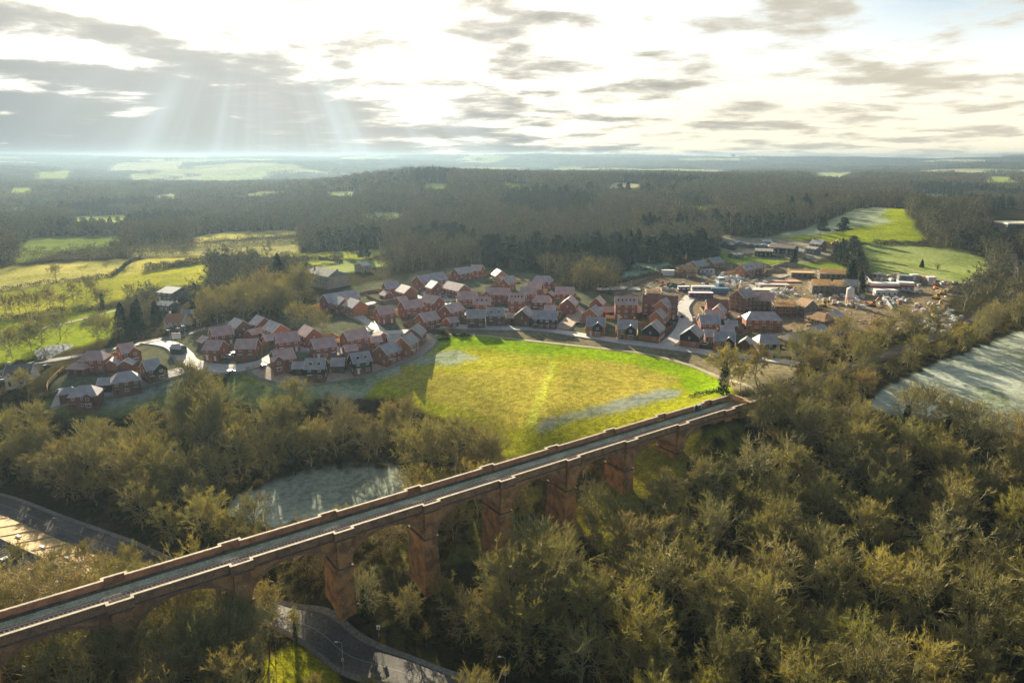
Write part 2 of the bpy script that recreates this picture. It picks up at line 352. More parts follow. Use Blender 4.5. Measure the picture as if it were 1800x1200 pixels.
# ------------------------------------------------------------------ land cover
def wob(px, py, a=1.0):
    return (px + a * (2.2 * np.sin(px / 9.1 + py / 5.3) + 1.3 * np.sin(px / 3.7 - py / 2.9)), py + a * (0.9 * np.sin(px / 11.0 - py / 4.1) + 0.5 * np.sin(px / 4.9 + py / 2.3)))
FIELDS = {}   # name: (polygon, colour, frost amount)
def field(n, poly, c, frost=0.0): FIELDS[n] = (poly, c, frost)
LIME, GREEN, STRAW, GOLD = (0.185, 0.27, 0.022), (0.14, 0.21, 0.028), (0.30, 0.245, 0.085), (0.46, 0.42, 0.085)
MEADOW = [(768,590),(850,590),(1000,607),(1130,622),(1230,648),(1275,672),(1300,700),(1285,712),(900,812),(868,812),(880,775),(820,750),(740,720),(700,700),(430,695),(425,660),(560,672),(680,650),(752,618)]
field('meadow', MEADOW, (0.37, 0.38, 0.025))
field('straw1', [(640,650),(700,640),(800,655),(965,640),(925,750),(880,757),(830,725),(740,700)], (0.42, 0.37, 0.055), 0.02)
field('straw2', [(985,640),(1080,632),(1150,655),(1200,662),(1150,690),(1040,715),(950,748),(938,745)], (0.42, 0.37, 0.055), 0.02)
field('hump', [(800,640),(870,640),(970,632),(985,622),(940,618),(870,628),(820,624),(790,632)], (0.42, 0.42, 0.05))
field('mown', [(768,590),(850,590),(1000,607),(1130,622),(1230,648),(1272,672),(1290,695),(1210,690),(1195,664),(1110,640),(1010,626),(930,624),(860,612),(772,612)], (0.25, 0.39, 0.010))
field('mownpath', [(970,634),(980,634),(961,690),(938,750),(926,754),(944,692)], (0.52, 0.54, 0.08))
field('frosty1', [(428,668),(560,680),(660,655),(740,625),(800,615),(840,628),(800,640),(700,640),(705,655),(660,668),(640,700),(430,698)], (0.24, 0.29, 0.13), 0.5)
field('frosty2', [(955,758),(1000,738),(1090,722),(1190,696),(1198,684),(1150,686),(1060,712),(960,738),(935,752)], (0.12, 0.15, 0.09), 0.45)
field('bank', [(768,582),(850,577),(960,582),(1100,601),(1240,617),(1400,645),(1400,672),(1330,690),(1290,685),(1235,645),(1130,619),(1000,604),(850,588)], (0.20, 0.165, 0.090), 0.1)
field('clearing', [(395,905),(410,875),(500,840),(560,825),(640,818),(720,825),(722,860),(660,890),(560,915),(480,925)], (0.24, 0.28, 0.17), 0.7)
field('frostfield', [(1500,720),(1545,690),(1580,668),(1640,640),(1700,618),(1820,570),(1830,780),(1700,740),(1600,730)], (0.26, 0.31, 0.16), 0.85)
field('grasscorner', [(470,1160),(520,1130),(575,1150),(600,1195),(600,1260),(440,1260)], (0.32, 0.31, 0.02))
field('bankgrass', [(60,700),(130,712),(220,700),(300,672),(340,690),(300,715),(180,735),(90,730)], (0.16, 0.20, 0.03), 0.15)
field('bankgrass2', [(405,660),(470,675),(560,690),(560,710),(450,720),(390,690)], (0.17, 0.22, 0.03), 0.15)
field('verge1', [(140,705),(240,690),(300,668),(300,650),(340,652),(300,690),(200,716)], (0.15, 0.19, 0.12), 0.5)
field('village', [(95,700),(85,670),(150,640),(200,615),(275,600),(330,585),(470,560),(520,560),(560,525),(620,505),(720,480),(830,465),(940,480),(1000,510),(1100,520),(1200,530),(1400,560),(1480,600),(1430,640),(1240,617),(1100,601),(960,582),(768,582),(752,618),(680,650),(560,668),(420,660),(340,650),(250,670),(180,690)], (0.095, 0.10, 0.05), 0.08)
field('building_dirt', [(1085,500),(1120,486),(1190,470),(1240,452),(1290,462),(1380,470),(1470,476),(1520,483),(1600,480),(1680,498),(1665,540),(1600,575),(1500,600),(1440,610),(1350,600),(1240,575),(1190,548),(1150,540),(1080,520)], (0.23, 0.185, 0.125))
field('f_gold', [(-60,478),(60,466),(235,455),(228,466),(195,485),(120,497),(-60,520)], GOLD, 0.12)
field('f_gold2', [(238,458),(250,455),(352,452),(350,462),(250,478),(205,486)], GOLD, 0.05)
field('f_green', [(-60,522),(110,498),(200,487),(252,479),(352,464),(370,470),(360,500),(262,505),(230,520),(130,550),(-60,568)], (0.36, 0.37, 0.05))
field('f_low', [(-60,572),(60,560),(200,542),(205,548),(200,590),(150,605),(60,630),(-60,650)], (0.26, 0.33, 0.03))
field('f_haze', [(30,440),(55,418),(215,414),(218,430),(120,440),(35,462)], (0.16, 0.22, 0.05))
field('f_a', [(335,418),(390,408),(525,405),(528,411),(440,418),(345,426)], GOLD, 0.1)
field('f_b', [(230,432),(345,428),(525,418),(528,446),(350,450),(235,454)], (0.33, 0.31, 0.09), 0.1)
field('f_c', [(450,449),(570,443),(660,438),(700,440),(660,450),(600,462),(550,470),(540,460),(460,456)], (0.30, 0.33, 0.06))
field('f_d', [(548,478),(560,466),(640,455),(690,462),(640,475),(560,490)], (0.22, 0.28, 0.04), 0.2)
field('f_hill', [(1348,418),(1400,405),(1460,388),(1512,365),(1592,366),(1598,385),(1628,421),(1530,426),(1440,424)], (0.30, 0.36, 0.018))
field('f_hillfrost', [(1348,418),(1400,405),(1460,388),(1512,365),(1565,366),(1545,382),(1575,390),(1500,400),(1440,412)], (0.24, 0.30, 0.10), 0.5)
field('f_mid', [(1508,438),(1530,428),(1600,430),(1700,442),(1742,463),(1735,480),(1690,498),(1600,484),(1512,482)], (0.22, 0.28, 0.035), 0.15)
field('f_strip', [(1268,442),(1300,448),(1420,462),(1490,466),(1490,474),(1400,470),(1290,462),(1262,452)], (0.18, 0.27, 0.03))
field('f_bowls', [(1090,492),(1095,480),(1115,464),(1180,461),(1172,474),(1120,487)], (0.13, 0.26, 0.12), 0.4)
field('f_farm', [(1255,440),(1270,415),(1400,420),(1470,445),(1420,462),(1300,448)], (0.26, 0.235, 0.18), 0.15)
field('f_s1', [(735,334),(745,323),(790,322),(785,334)], (0.2, 0.28, 0.06)); field('f_s2', [(880,322),(930,323),(925,330),(880,330)], (0.2, 0.28, 0.06))
field('f_s3', [(395,346),(480,334),(520,336),(440,349)], (0.33, 0.34, 0.12), 0.2); field('f_s4', [(1590,349),(1620,340),(1695,343),(1700,350),(1650,353)], (0.24, 0.32, 0.10), 0.2)
field('f_s5', [(960,300),(985,292),(1035,294),(1020,302)], (0.28, 0.36, 0.06)); field('f_s6', [(1190,363),(1260,360),(1255,367),(1190,372)], (0.32, 0.38, 0.06))
field('f_s7', [(0,356),(100,346),(105,350),(10,362)], (0.2, 0.28, 0.06)); field('f_s8', [(10,366),(100,358),(105,362),(20,371)], (0.2, 0.28, 0.06))
field('f_s9', [(190,340),(240,334),(245,338),(195,344)], (0.2, 0.28, 0.06))
for i_, pl in enumerate([[(50,318),(60,302),(135,299),(130,314)],[(180,302),(200,286),(330,284),(320,298)],[(340,322),(360,306),(480,303),(470,316)],[(0,342),(10,330),(70,328),(80,338)],[(255,352),(270,342),(330,340),(330,350)],[(560,345),(600,336),(640,338),(620,348)],[(820,302),(850,294),(930,294),(900,303)],[(1180,304),(1210,298),(1290,298),(1270,306)],[(1400,312),(1430,303),(1510,304),(1500,314)],[(1700,322),(1730,310),(1800,312),(1800,322)],[(1060,330),(1080,322),(1130,322),(1120,331)],[(620,384),(650,374),(720,374),(700,386)],[(110,392),(140,380),(230,378),(220,392)]]): field(f'f_v{i_}', pl, [(0.30,0.36,0.10),(0.44,0.42,0.20),(0.26,0.34,0.07)][i_ % 3], 0.15 * (i_ % 3))
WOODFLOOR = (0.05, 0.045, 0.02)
FPX_, FPY_ = proj(GX, GY, GZ)
front = (np.abs(GU) < R(50)) & (GV > math.log(60))
wx, wy = wob(FPX_, FPY_)
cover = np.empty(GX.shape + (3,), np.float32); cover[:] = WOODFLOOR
frost = np.zeros(GX.shape, np.float32)
# distant patchwork of fields and woods
def patch(x, y):
    return np.sin(x / 330. + 1.1 * np.sin(y / 620.)) * np.sin(y / 560. + 0.8 * np.sin(x / 410.)) + 0.3 * np.sin((x + y) / 210.)
pt = patch(GX, GY); rr = np.exp(GV); uu = np.degrees(GU)
farfield = (rr > 1500) & (pt > np.where(uu < -2, 0.22, 0.50))
cover[farfield] = (0.30, 0.33, 0.11); frost[farfield] = 0.15
ff2 = farfield & (np.sin(GX / 97.) > 0.3); cover[ff2] = (0.42, 0.40, 0.20)
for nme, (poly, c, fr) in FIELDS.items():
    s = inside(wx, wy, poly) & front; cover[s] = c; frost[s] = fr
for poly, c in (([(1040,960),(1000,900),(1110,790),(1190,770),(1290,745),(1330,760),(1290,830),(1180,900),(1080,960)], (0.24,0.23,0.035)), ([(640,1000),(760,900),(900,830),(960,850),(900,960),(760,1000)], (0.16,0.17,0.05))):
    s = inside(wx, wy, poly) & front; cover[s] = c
for _ in range(2):                                                  # soft edges
    for A_ in (cover, frost):
        A_[1:-1] = (A_[:-2] + 2 * A_[1:-1] + A_[2:]) / 4; A_[:, 1:-1] = (A_[:, :-2] + 2 * A_[:, 1:-1] + A_[:, 2:]) / 4
infield = lambda px, py: np.any([inside(px, py, p) for n, (p, c, f) in FIELDS.items()], axis=0)
# the sheet itself
ny, nx = GX.shape
idx = np.arange(nx * ny).reshape(ny, nx)
F = np.stack([idx[:-1, :-1], idx[:-1, 1:], idx[1:, 1:], idx[1:, :-1]], -1).reshape(-1, 4)
V = np.stack([GX, GY, GZ], -1).reshape(-1, 3)
V = np.vstack([V, [[0, 0, float(GZ[0].mean())]]]); ctr = len(V) - 1
tri = np.stack([idx[0, :-1], np.full(nx - 1, ctr), idx[0, 1:]], -1)
gm = bpy.data.materials.new('land'); gm.use_nodes = True; k = NT(gm.node_tree); k.n.clear()
at = k.new('ShaderNodeAttribute', attribute_name='cover'); af = k.new('ShaderNodeAttribute', attribute_name='frost')
pos = k.new('ShaderNodeNewGeometry').outputs['Position']
nA = k.noise(pos, 0.035, 6, 0.62); nB = k.noise(pos, 0.45, 5, 0.65); nC = k.noise(pos, 0.006, 4, 0.6); nD = k.noise(pos, 1.6, 4, 0.7)
c = k.mix(1.0, at.outputs['Color'], k.mix(k.ss(nA, 0.32, 0.68), (0.78, 0.82, 0.8), (1.2, 1.14, 1.05)), 'MULTIPLY')
c = k.mix(1.0, c, k.mix(k.ss(nB, 0.36, 0.64), (0.72, 0.74, 0.70), (1.22, 1.20, 1.15)), 'MULTIPLY')
c = k.mix(0.6, c, k.mix(k.ss(nC, 0.35, 0.65), (0.8, 0.82, 0.9), (1.2, 1.15, 1.05)), 'MULTIPLY')
c = k.mix(0.7, c, k.mix(k.ss(nD, 0.4, 0.62), (0.6, 0.6, 0.6), (1.28, 1.28, 1.28)), 'MULTIPLY')
fa = k.m('MULTIPLY', af.outputs['Fac'], k.ss(k.m('ADD', k.m('MULTIPLY', nA, 0.6), k.m('MULTIPLY', nB, 0.4)), 0.30, 0.62), clamp=True)
c = k.mix(fa, c, (0.60, 0.65, 0.56))
bs = k.new('ShaderNodeBsdfPrincipled'); bs.inputs['Roughness'].default_value = 0.95; bs.inputs['Specular IOR Level'].default_value = 0.0
k.l.new(c, bs.inputs['Base Color'])
bp = k.new('ShaderNodeBump'); bp.inputs['Strength'].default_value = 0.7; bp.inputs['Distance'].default_value = 0.35
k.l.new(k.m('ADD', nB, k.m('MULTIPLY', nD, 0.5)), bp.inputs['Height']); k.l.new(bp.outputs[0], bs.inputs['Normal'])
o_ = k.new('ShaderNodeOutputMaterial'); k.l.new(bs.outputs[0], o_.inputs[0])
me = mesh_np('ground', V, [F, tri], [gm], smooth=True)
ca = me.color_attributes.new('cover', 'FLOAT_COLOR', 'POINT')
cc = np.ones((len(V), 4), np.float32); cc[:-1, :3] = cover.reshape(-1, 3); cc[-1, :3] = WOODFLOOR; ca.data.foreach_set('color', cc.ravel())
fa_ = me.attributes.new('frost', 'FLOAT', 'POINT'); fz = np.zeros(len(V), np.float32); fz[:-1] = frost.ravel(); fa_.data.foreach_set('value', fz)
tag(link('ground', me), kind='structure')

# ------------------------------------------------------------------ roads, paths, railway
def resample(P, step):
    P = np.array(P, float); q = [P[0]]
    ext = np.vstack([2 * P[0] - P[1], P, 2 * P[-1] - P[-2]])
    for i in range(1, len(ext) - 2):
        p0, p1, p2, p3 = ext[i - 1:i + 3]; n = max(2, int(np.linalg.norm(p2 - p1) / step))
        for j in range(1, n + 1):
            s = j / n
            q.append(0.5 * ((2 * p1) + (-p0 + p2) * s + (2 * p0 - 5 * p1 + 4 * p2 - p3) * s * s + (-p0 + 3 * p1 - 3 * p2 + p3) * s ** 3))
    return np.array(q)
def pxline(pts, step=2.5, zf=None):
    return resample([(G(*p)[:2] if zf is None else at_z(p[0], p[1], zf)) for p in pts], step)
def normals2(P):
    d = np.gradient(P, axis=0); d /= np.linalg.norm(d, axis=1)[:, None] + 1e-9
    return np.stack([-d[:, 1], d[:, 0]], 1)
def strip(name, P, w0, w1, m, dz, kind='structure', thick=0.0, z=None, nw=None, smooth=False):
    """ribbon between offsets w0 and w1 of the line P, lying dz over the ground"""
    N = normals2(P); nw = nw or max(1, int(abs(w1 - w0) / 2.5)); offs = np.linspace(w0, w1, nw + 1)
    Q = P[:, None, :] + N[:, None, :] * offs[None, :, None]
    Z = TH(Q[..., 0].ravel(), Q[..., 1].ravel()).reshape(Q.shape[:2]) + dz if z is None else np.broadcast_to(np.asarray(z)[:, None], Q.shape[:2]) + dz
    n, mm = Q.shape[:2]; V = np.concatenate([Q, Z[..., None]], -1).reshape(-1, 3); ix = np.arange(n * mm).reshape(n, mm)
    F = np.stack([ix[:-1, :-1], ix[:-1, 1:], ix[1:, 1:], ix[1:, :-1]], -1).reshape(-1, 4)
    if thick:
        off = len(V); V = np.vstack([V, V - [0, 0, thick]])
        for e in (0, mm - 1):
            a, b = ix[:-1, e], ix[1:, e]; F = np.vstack([F, np.stack([a, b, b + off, a + off], -1)])
        for e in (0, n - 1):
            a, b = ix[e, :-1], ix[e, 1:]; F = np.vstack([F, np.stack([a, b, b + off, a + off], -1)])
    o = link(name, mesh_np(name, V, F, [m]))
    if kind: o['kind'] = kind
    return o
MAIN = [(-260,800),(-120,842),(0,880),(120,926),(240,976),(380,1036),(500,1090),(600,1136),(720,1190),(850,1245),(1010,1330)]
mainP = pxline(MAIN, 2.0, 4.3)
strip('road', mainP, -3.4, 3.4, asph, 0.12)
strip('pavement', mainP, -4.7, -3.4, pave_g, 0.26, thick=0.5)
strip('pavement', mainP, 3.4, 4.7, pave_g, 0.26, thick=0.5)
strip('road_line', mainP, -0.06, 0.06, mat('worn_road_paint', (.34, .33, .30), .8), 0.135, nw=1).name = 'road_centre_line'
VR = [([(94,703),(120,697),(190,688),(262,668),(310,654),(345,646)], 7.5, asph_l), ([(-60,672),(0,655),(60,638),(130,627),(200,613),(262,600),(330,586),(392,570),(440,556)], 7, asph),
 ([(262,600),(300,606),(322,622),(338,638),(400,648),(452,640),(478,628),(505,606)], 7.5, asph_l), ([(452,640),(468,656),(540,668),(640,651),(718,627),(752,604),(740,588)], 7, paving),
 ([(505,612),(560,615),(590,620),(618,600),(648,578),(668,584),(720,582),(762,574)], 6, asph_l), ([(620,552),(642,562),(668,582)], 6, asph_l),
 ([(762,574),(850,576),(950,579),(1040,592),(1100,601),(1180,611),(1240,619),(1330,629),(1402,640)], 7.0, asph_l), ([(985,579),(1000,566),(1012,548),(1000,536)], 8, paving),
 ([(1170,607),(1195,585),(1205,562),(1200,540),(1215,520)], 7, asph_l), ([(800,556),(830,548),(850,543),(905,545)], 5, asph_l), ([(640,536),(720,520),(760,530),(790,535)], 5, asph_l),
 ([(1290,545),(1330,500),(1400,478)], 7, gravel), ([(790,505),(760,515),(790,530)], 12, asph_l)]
VROAD = []
for i, (pts, wd, m) in enumerate(VR):
    P = pxline(pts, 2.2); VROAD.append((P, wd)); strip('village_road', P, -wd / 2, wd / 2, m, 0.10 + 0.012 * i)
    strip('kerb', P, -wd / 2 - 1.4, -wd / 2, pave_g, 0.20 + 0.006 * i, thick=0.4, nw=1).name = 'pavement'
PATHS = [([(756,600),(770,589),(850,590),(1000,606),(1130,621),(1200,638),(1245,655),(1330,690)], 2.2), ([(-40,600),(60,580),(140,562),(205,545)], 2.6), ([(1742,470),(1700,496),(1650,487),(1560,462)], 2.0)]
pathg = mat('mown_path_grass', (0.33, 0.37, 0.04), 0.95, (0.39, 0.39, 0.06), 0.2, 5, coords='w', fine=(2, 0.5))
for i, (pts, wd) in enumerate(PATHS):
    strip('path', pxline(pts, 2.5), -wd / 2, wd / 2, pathg if i == 3 else gravel, 0.08)
bx, by, _ = G(790, 655)                                             # sunken pale basin in the meadow
pondm = MB(); pondm.add([(bx + 6 * cos(a), by + 3.2 * sin(a), th(bx + 6 * cos(a), by + 3.2 * sin(a)) + 0.2) for a in np.linspace(0, 2 * pi, 36, endpoint=False)], [tuple(range(36))])

px_, py_ = zip(*[G(*p)[:2] for p in [(60,622),(85,612),(115,606),(140,606),(150,614),(120,622),(90,632),(68,636)]])
wm = MB(); wm.add([(a, b, float(np.mean([th(a, b) for a, b in zip(px_, py_)])) + 0.15) for a, b in zip(px_, py_)], [tuple(range(8))]); tag(wm.build('pond_water', water_m), kind='structure')

# ------------------------------------------------------------------ viaduct
A0 = np.array([-74.37, 115.73]); DV = np.array([18.214, 12.648]); SPC = float(np.hypot(*DV)); DV /= SPC; NV = np.array([-DV[1], DV[0]])
WID = 8.92; RISE = 0.104 / 22.17
vrot = math.atan2(DV[1], DV[0])
vloc = (*(A0 + NV * WID / 2), 0)
vroot = root('railway_viaduct', vloc, vrot, 'long red brick viaduct with tall arches carrying the railway across the wooded valley', 'viaduct')
K0, K1 = -5, 8
KX = lambda k_: k_ * SPC
pz = lambda s: 30 + RISE * s                                      # parapet top
def brk(name, m, mb): return mb.build(name, m, vroot)
HW = WID / 2; TPH = 3.3 / 2                                       # half width, half pier thickness
mb = MB()
AA = SPC / 2 - TPH; BB = 6.5
for k_ in range(K0, K1):
    s0, s1 = KX(k_) + TPH, KX(k_ + 1) - TPH; n = 22
    arc = [(s0 + (s1 - s0) * (1 - cos(pi * i / n)) / 2, -9.7 + BB * sin(pi * i / n)) for i in range(n + 1)]
    arc = [(s, pz(s) + z) for s, z in arc]
    for y, f in ((-HW + .45, 1), (HW - .45, -1)):
        vs = []
        for s, z in arc: vs += [(s, y, z), (s, y, pz(s) - 1.95)]
        mb.add(vs, [(2 * i, 2 * i + 2, 2 * i + 3, 2 * i + 1)[::f] for i in range(n)])
    vs = []
    for s, z in arc: vs += [(s, -HW + .45, z), (s, HW - .45, z)]
    mb.add(vs, [(2 * i, 2 * i + 1, 2 * i + 3, 2 * i + 2) for i in range(n)])
    for kk in (k_, k_ + 1):                                       # solid block over each pier
        if kk == k_ or kk == K1:
            s = KX(kk); mb.box(s - TPH, -HW + .45, pz(s) - 9.7, s + TPH, HW - .45, pz(s) - 1.95)
s = KX(K1); mb.box(s + TPH, -HW + .45, 14, s + SPC * .72, HW - .45, pz(s) - 1.95)
brk('arcade', brick_v, mb)
for k_ in range(K0, K1):                                          # proud arch rings
    s0, s1 = KX(k_) + TPH, KX(k_ + 1) - TPH; n = 20; mb = MB()
    for y0, y1 in ((-HW + .36, -HW + .52), (HW - .52, HW - .36)):
        vs = []
        for i in range(n + 1):
            cx_ = (s0 + s1) / 2; a = pi - pi * i / n
            for q in (0.0, 0.75):
                x = cx_ + (AA + q * .6) * cos(a); z = pz(cx_) - 9.7 + (BB + q) * sin(a)
                vs += [(x, y0, z), (x, y1, z)]
        fs = []
        for i in range(n):
            b = i * 4; c4 = b + 4
            fs += [(b, c4, c4 + 1, b + 1), (b + 2, b + 3, c4 + 3, c4 + 2), (b, b + 2, c4 + 2, c4), (b + 1, c4 + 1, c4 + 3, b + 3)]
        mb.add(vs, fs)
    brk('arch_ring', brick_p, mb)
wpt = lambda s, y: (vloc[0] + DV[0] * s + NV[0] * y, vloc[1] + DV[1] * s + NV[1] * y)
for k_ in range(K0, K1 + 1):
    s = KX(k_); zt = pz(s) - 9.7; zb = min(th(*wpt(s, -3)), th(*wpt(s, 3)), zt - 3) - 1.5
    mb = MB(); g = (zt - zb) * 0.022
    def frustum(x0, x1, y, z0, z1, gx, gy):
        mb.add([(x0 - gx, -y - gy, z0), (x1 + gx, -y - gy, z0), (x1 + gx, y + gy, z0), (x0 - gx, y + gy, z0), (x0, -y, z1), (x1, -y, z1), (x1, y, z1), (x0, y, z1)],
               [(0, 3, 2, 1), (4, 5, 6, 7), (0, 1, 5, 4), (1, 2, 6, 5), (2, 3, 7, 6), (3, 0, 4, 7)])
    frustum(s - TPH - .25, s + TPH + .25, HW - .25, zb, zt - .45, g, g)
    mb.bar((s, 0, zb), (s, 0, zb + .01), .01)
    p = brk('pier', brick_v, mb)
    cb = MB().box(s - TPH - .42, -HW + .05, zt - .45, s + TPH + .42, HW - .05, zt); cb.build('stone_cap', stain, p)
    for sg in (-1, 1):                                            # pilaster up to the refuge
        mb = MB()
        y0, y1 = sorted((sg * (HW - .45), sg * (HW + .30)))
        mb.box(s - 1.75, y0, zt + 1.2, s + 1.75, y1, pz(s) - 1.95)
        y0, y1 = sorted((sg * (HW - .45), sg * (HW - .05)))
        mb.box(s - 1.45, y0, zt, s + 1.45, y1, zt + 1.2)
        brk('pilaster', brick_v, mb)
SE_N, SE_F = KX(K1) + 1.35 * SPC - 6, KX(K1) + .5 * SPC + 1
def wall_line(sg, send):
    """(s, y) outline of a parapet with its refuges, y the inner face"""
    pts = []
    for k_ in range(K0, K1 + 1):
        s = KX(k_); pts += [(s - 2.3, 0), (s - 2.3, .95), (s + 2.3, .95), (s + 2.3, 0)]
    return [(KX(K0) - 8, 0)] + pts + [(send, 0)]
for sg, send, nm in ((-1, SE_N, 'near'), (1, SE_F, 'far')):
    L = wall_line(sg, send); mb = MB(); cop = MB(); band = MB()
    for (sa, ya), (sb, yb) in zip(L[:-1], L[1:]):
        if sa != sb:
            inn = sg * (HW - .46 + ya); out = sg * (HW + ya); y0, y1 = sorted((inn, out)); e = .0
            n = max(1, int((sb - sa) / 6))
            for i in range(n):
                a, b = sa + (sb - sa) * i / n, sa + (sb - sa) * (i + 1) / n
                for z0, z1, m_, dy in ((-1.95, -.16, mb, 0), (-.16, 0, cop, .07)):
                    m_.add([(a, y0 - dy, pz(a) + z0), (b, y0 - dy, pz(b) + z0), (b, y1 + dy, pz(b) + z0), (a, y1 + dy, pz(a) + z0),
                            (a, y0 - dy, pz(a) + z1), (b, y0 - dy, pz(b) + z1), (b, y1 + dy, pz(b) + z1), (a, y1 + dy, pz(a) + z1)],
                           [(0, 3, 2, 1), (4, 5, 6, 7), (0, 1, 5, 4), (1, 2, 6, 5), (2, 3, 7, 6), (3, 0, 4, 7)])
                yo = sorted((out, out + sg * .22))
                band.add([(a, yo[0], pz(a) - 2.2), (b, yo[0], pz(b) - 2.2), (b, yo[1], pz(b) - 2.2), (a, yo[1], pz(a) - 2.2),
                          (a, yo[0], pz(a) - 1.9), (b, yo[0], pz(b) - 1.9), (b, yo[1], pz(b) - 1.9), (a, yo[1], pz(a) - 1.9)],
                         [(0, 3, 2, 1), (4, 5, 6, 7), (0, 1, 5, 4), (1, 2, 6, 5), (2, 3, 7, 6), (3, 0, 4, 7)])
        else:
            y0, y1 = sorted((sg * (HW - .46 + min(ya, yb)), sg * (HW + max(ya, yb)))); x0, x1 = (sa - .0, sa + .42) if yb > ya else (sa - .42, sa)
            mb.box(x0, y0 + .02, pz(sa) - 1.95, x1, y1 - .02, pz(sa) - .163); cop.box(x0 - .07, y0 - .05, pz(sa) - .158, x1 + .07, y1 + .05, pz(sa) + .006)
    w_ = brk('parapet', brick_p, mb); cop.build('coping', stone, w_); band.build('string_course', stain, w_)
mb = MB(); mb.box(KX(K1) + SPC * .45, -HW - .5, 12, KX(K1) + SPC * .62, HW + .5, pz(KX(K1)) - .2); brk('abutment', brick_v, mb)
cb = MB().box(KX(K1) + SPC * .45 - .1, -HW - .6, pz(KX(K1)) - .2, KX(K1) + SPC * .62 + .1, -HW + .5, pz(KX(K1)) + .12); cb.build('coping', stone, vroot)
mb = MB()
x0, x1 = KX(K0) - 8, KX(K1) + SPC * .8
def slab(m_, y0, y1, z, t_=.25):
    m_.add([(x0, y0, pz(x0) + z - t_), (x1, y0, pz(x1) + z - t_), (x1, y1, pz(x1) + z - t_), (x0, y1, pz(x0) + z - t_), (x0, y0, pz(x0) + z), (x1, y0, pz(x1) + z), (x1, y1, pz(x1) + z), (x0, y1, pz(x0) + z)],
           [(0, 3, 2, 1), (4, 5, 6, 7), (0, 1, 5, 4), (1, 2, 6, 5), (2, 3, 7, 6), (3, 0, 4, 7)]); return m_
slab(mb, -HW + .46, HW - .46, -1.55, .6); brk('deck_moss_strip', deckg, mb)
brk('deck_dirt_edge', deckd, slab(MB(), 2.7, HW - .46, -1.52, .1))
brk('deck_ballast', ballast, slab(MB(), -HW + .47, 0.25, -1.47, .2))
for y in (-HW + .95, -HW + 2.35 + .035): brk('cable_trough' if y > -2 else 'cable_trough', deckd, slab(MB(), y, y + .12, -1.44, .05)) if False else None
# railway line: over the viaduct and on through the cutting
TY = -HW + 3.3
tp = [wpt(s, TY) for s in np.arange(KX(K0) - 8, KX(K1) + SPC * .8, 5)]
on_n = len(tp)
ext = [at_z(*p, 28.9) for p in ((1400,679),(1470,653),(1540,629),(1600,608),(1660,587),(1712,563),(1752,535),(1780,505),(1786,482),(1778,460))]
TP = resample(tp + ext, 2.0)
sarc = (TP - np.array(vloc[:2])) @ DV
zt_ = np.where(sarc < x1 + 2, 30 + RISE * sarc - 1.45, np.maximum(TH(TP[:, 0], TP[:, 1]) + .35, 0))
off = sarc >= x1 - 1
blend = np.clip((sarc - x1) / 25, 0, 1); zt_ = np.where(sarc > x1, (30 + RISE * x1 - 1.45) * (1 - blend) + (TH(TP[:, 0], TP[:, 1]) + .35) * blend, 30 + RISE * sarc - 1.45)
strip('trackbed', TP[off], -2.6, 2.6, mat('brown_track_gravel', (.25, .19, .14), .95, (.33, .26, .19), .3, 6, coords='w', fine=(3, .5)), -0.05, z=zt_[off], thick=0.8)
strip('track_verge', TP[off], 2.8, 7.2, mat('rusty_verge_grass', (.30, .22, .07), .95, (.20, .18, .06), .3, 6, coords='w', fine=(2, .5)), -0.10, z=zt_[off], thick=0.8)
NT_ = normals2(TP)
mb = MB()
seg = np.linalg.norm(np.diff(TP, axis=0), axis=1); cum = np.concatenate([[0], np.cumsum(seg)])
for d_ in np.arange(1, cum[-1], 0.75):
    i = min(int(np.searchsorted(cum, d_)) , len(TP) - 1)
    a = (d_ - cum[i - 1]) / max(seg[i - 1], 1e-6); p = TP[i - 1] * (1 - a) + TP[i] * a; z = zt_[i - 1] * (1 - a) + zt_[i] * a; n_ = NT_[i]
    if np.hypot(*p) > 420: break
    mb.bar((*(p - n_ * 1.25), z + .03), (*(p + n_ * 1.25), z + .03), .13)
tag(mb.build('railway_sleepers', mat('sleeper', (0.10, 0.085, 0.075), 0.9)), kind='structure')
for g_ in (-.72, .72): strip('railway_rail', TP, g_ - .06, g_ + .06, rail_m, 0.2, z=zt_, thick=0.15, nw=1)
# ------------------------------------------------------------------ houses
ZM = {'1': (0, 400, 3), '2': (250, 520, 4.5), '3': (550, 450, 6), '4': (800, 450, 4.5), '5': (1100, 420, 4.5), '6': (0, 580, 5.625), '7': (1250, 440, 6.6667), '0': (0, 0, 1)}
def zp(z, x, y): a, b, s = ZM[z]; return a + x / s, b + y / s
def frame_mesh(w_, h_, bars=1):
    m_ = MB(); t_ = .16
    m_.box(-w_ / 2, -.07, 0, w_ / 2, .02, t_); m_.box(-w_ / 2, -.07, h_ - t_, w_ / 2, .02, h_)
    m_.box(-w_ / 2, -.065, t_, -w_ / 2 + t_, .02, h_ - t_); m_.box(w_ / 2 - t_, -.065, t_, w_ / 2, .02, h_ - t_)
    for i in range(bars): x = -w_ / 2 + w_ * (i + 1) / (bars + 1); m_.box(x - .05, -.062, t_, x + .05, .02, h_ - t_)
    return m_.mesh('window_frame', white)
WM = {}
def win(parent, L, D, face, x, z, w_=1.3, h_=1.2, bars=1, name='window'):
    key = (w_, h_, bars)
    if key not in WM: WM[key] = (frame_mesh(w_, h_, bars), MB().box(-w_ / 2 + .1, -.03, .1, w_ / 2 - .1, .02, h_ - .1).mesh('pane', glass))
    loc, rz = {'f': ((x, -D / 2 - .02, z), 0), 'b': ((x, D / 2 + .02, z), pi), 'r': ((L / 2 + .02, x, z), pi / 2), 'l': ((-L / 2 - .02, x, z), -pi / 2)}[face]
    o = link(name, WM[key][0], parent, loc, rz); link('pane', WM[key][1], o); return o
DOORS = {}
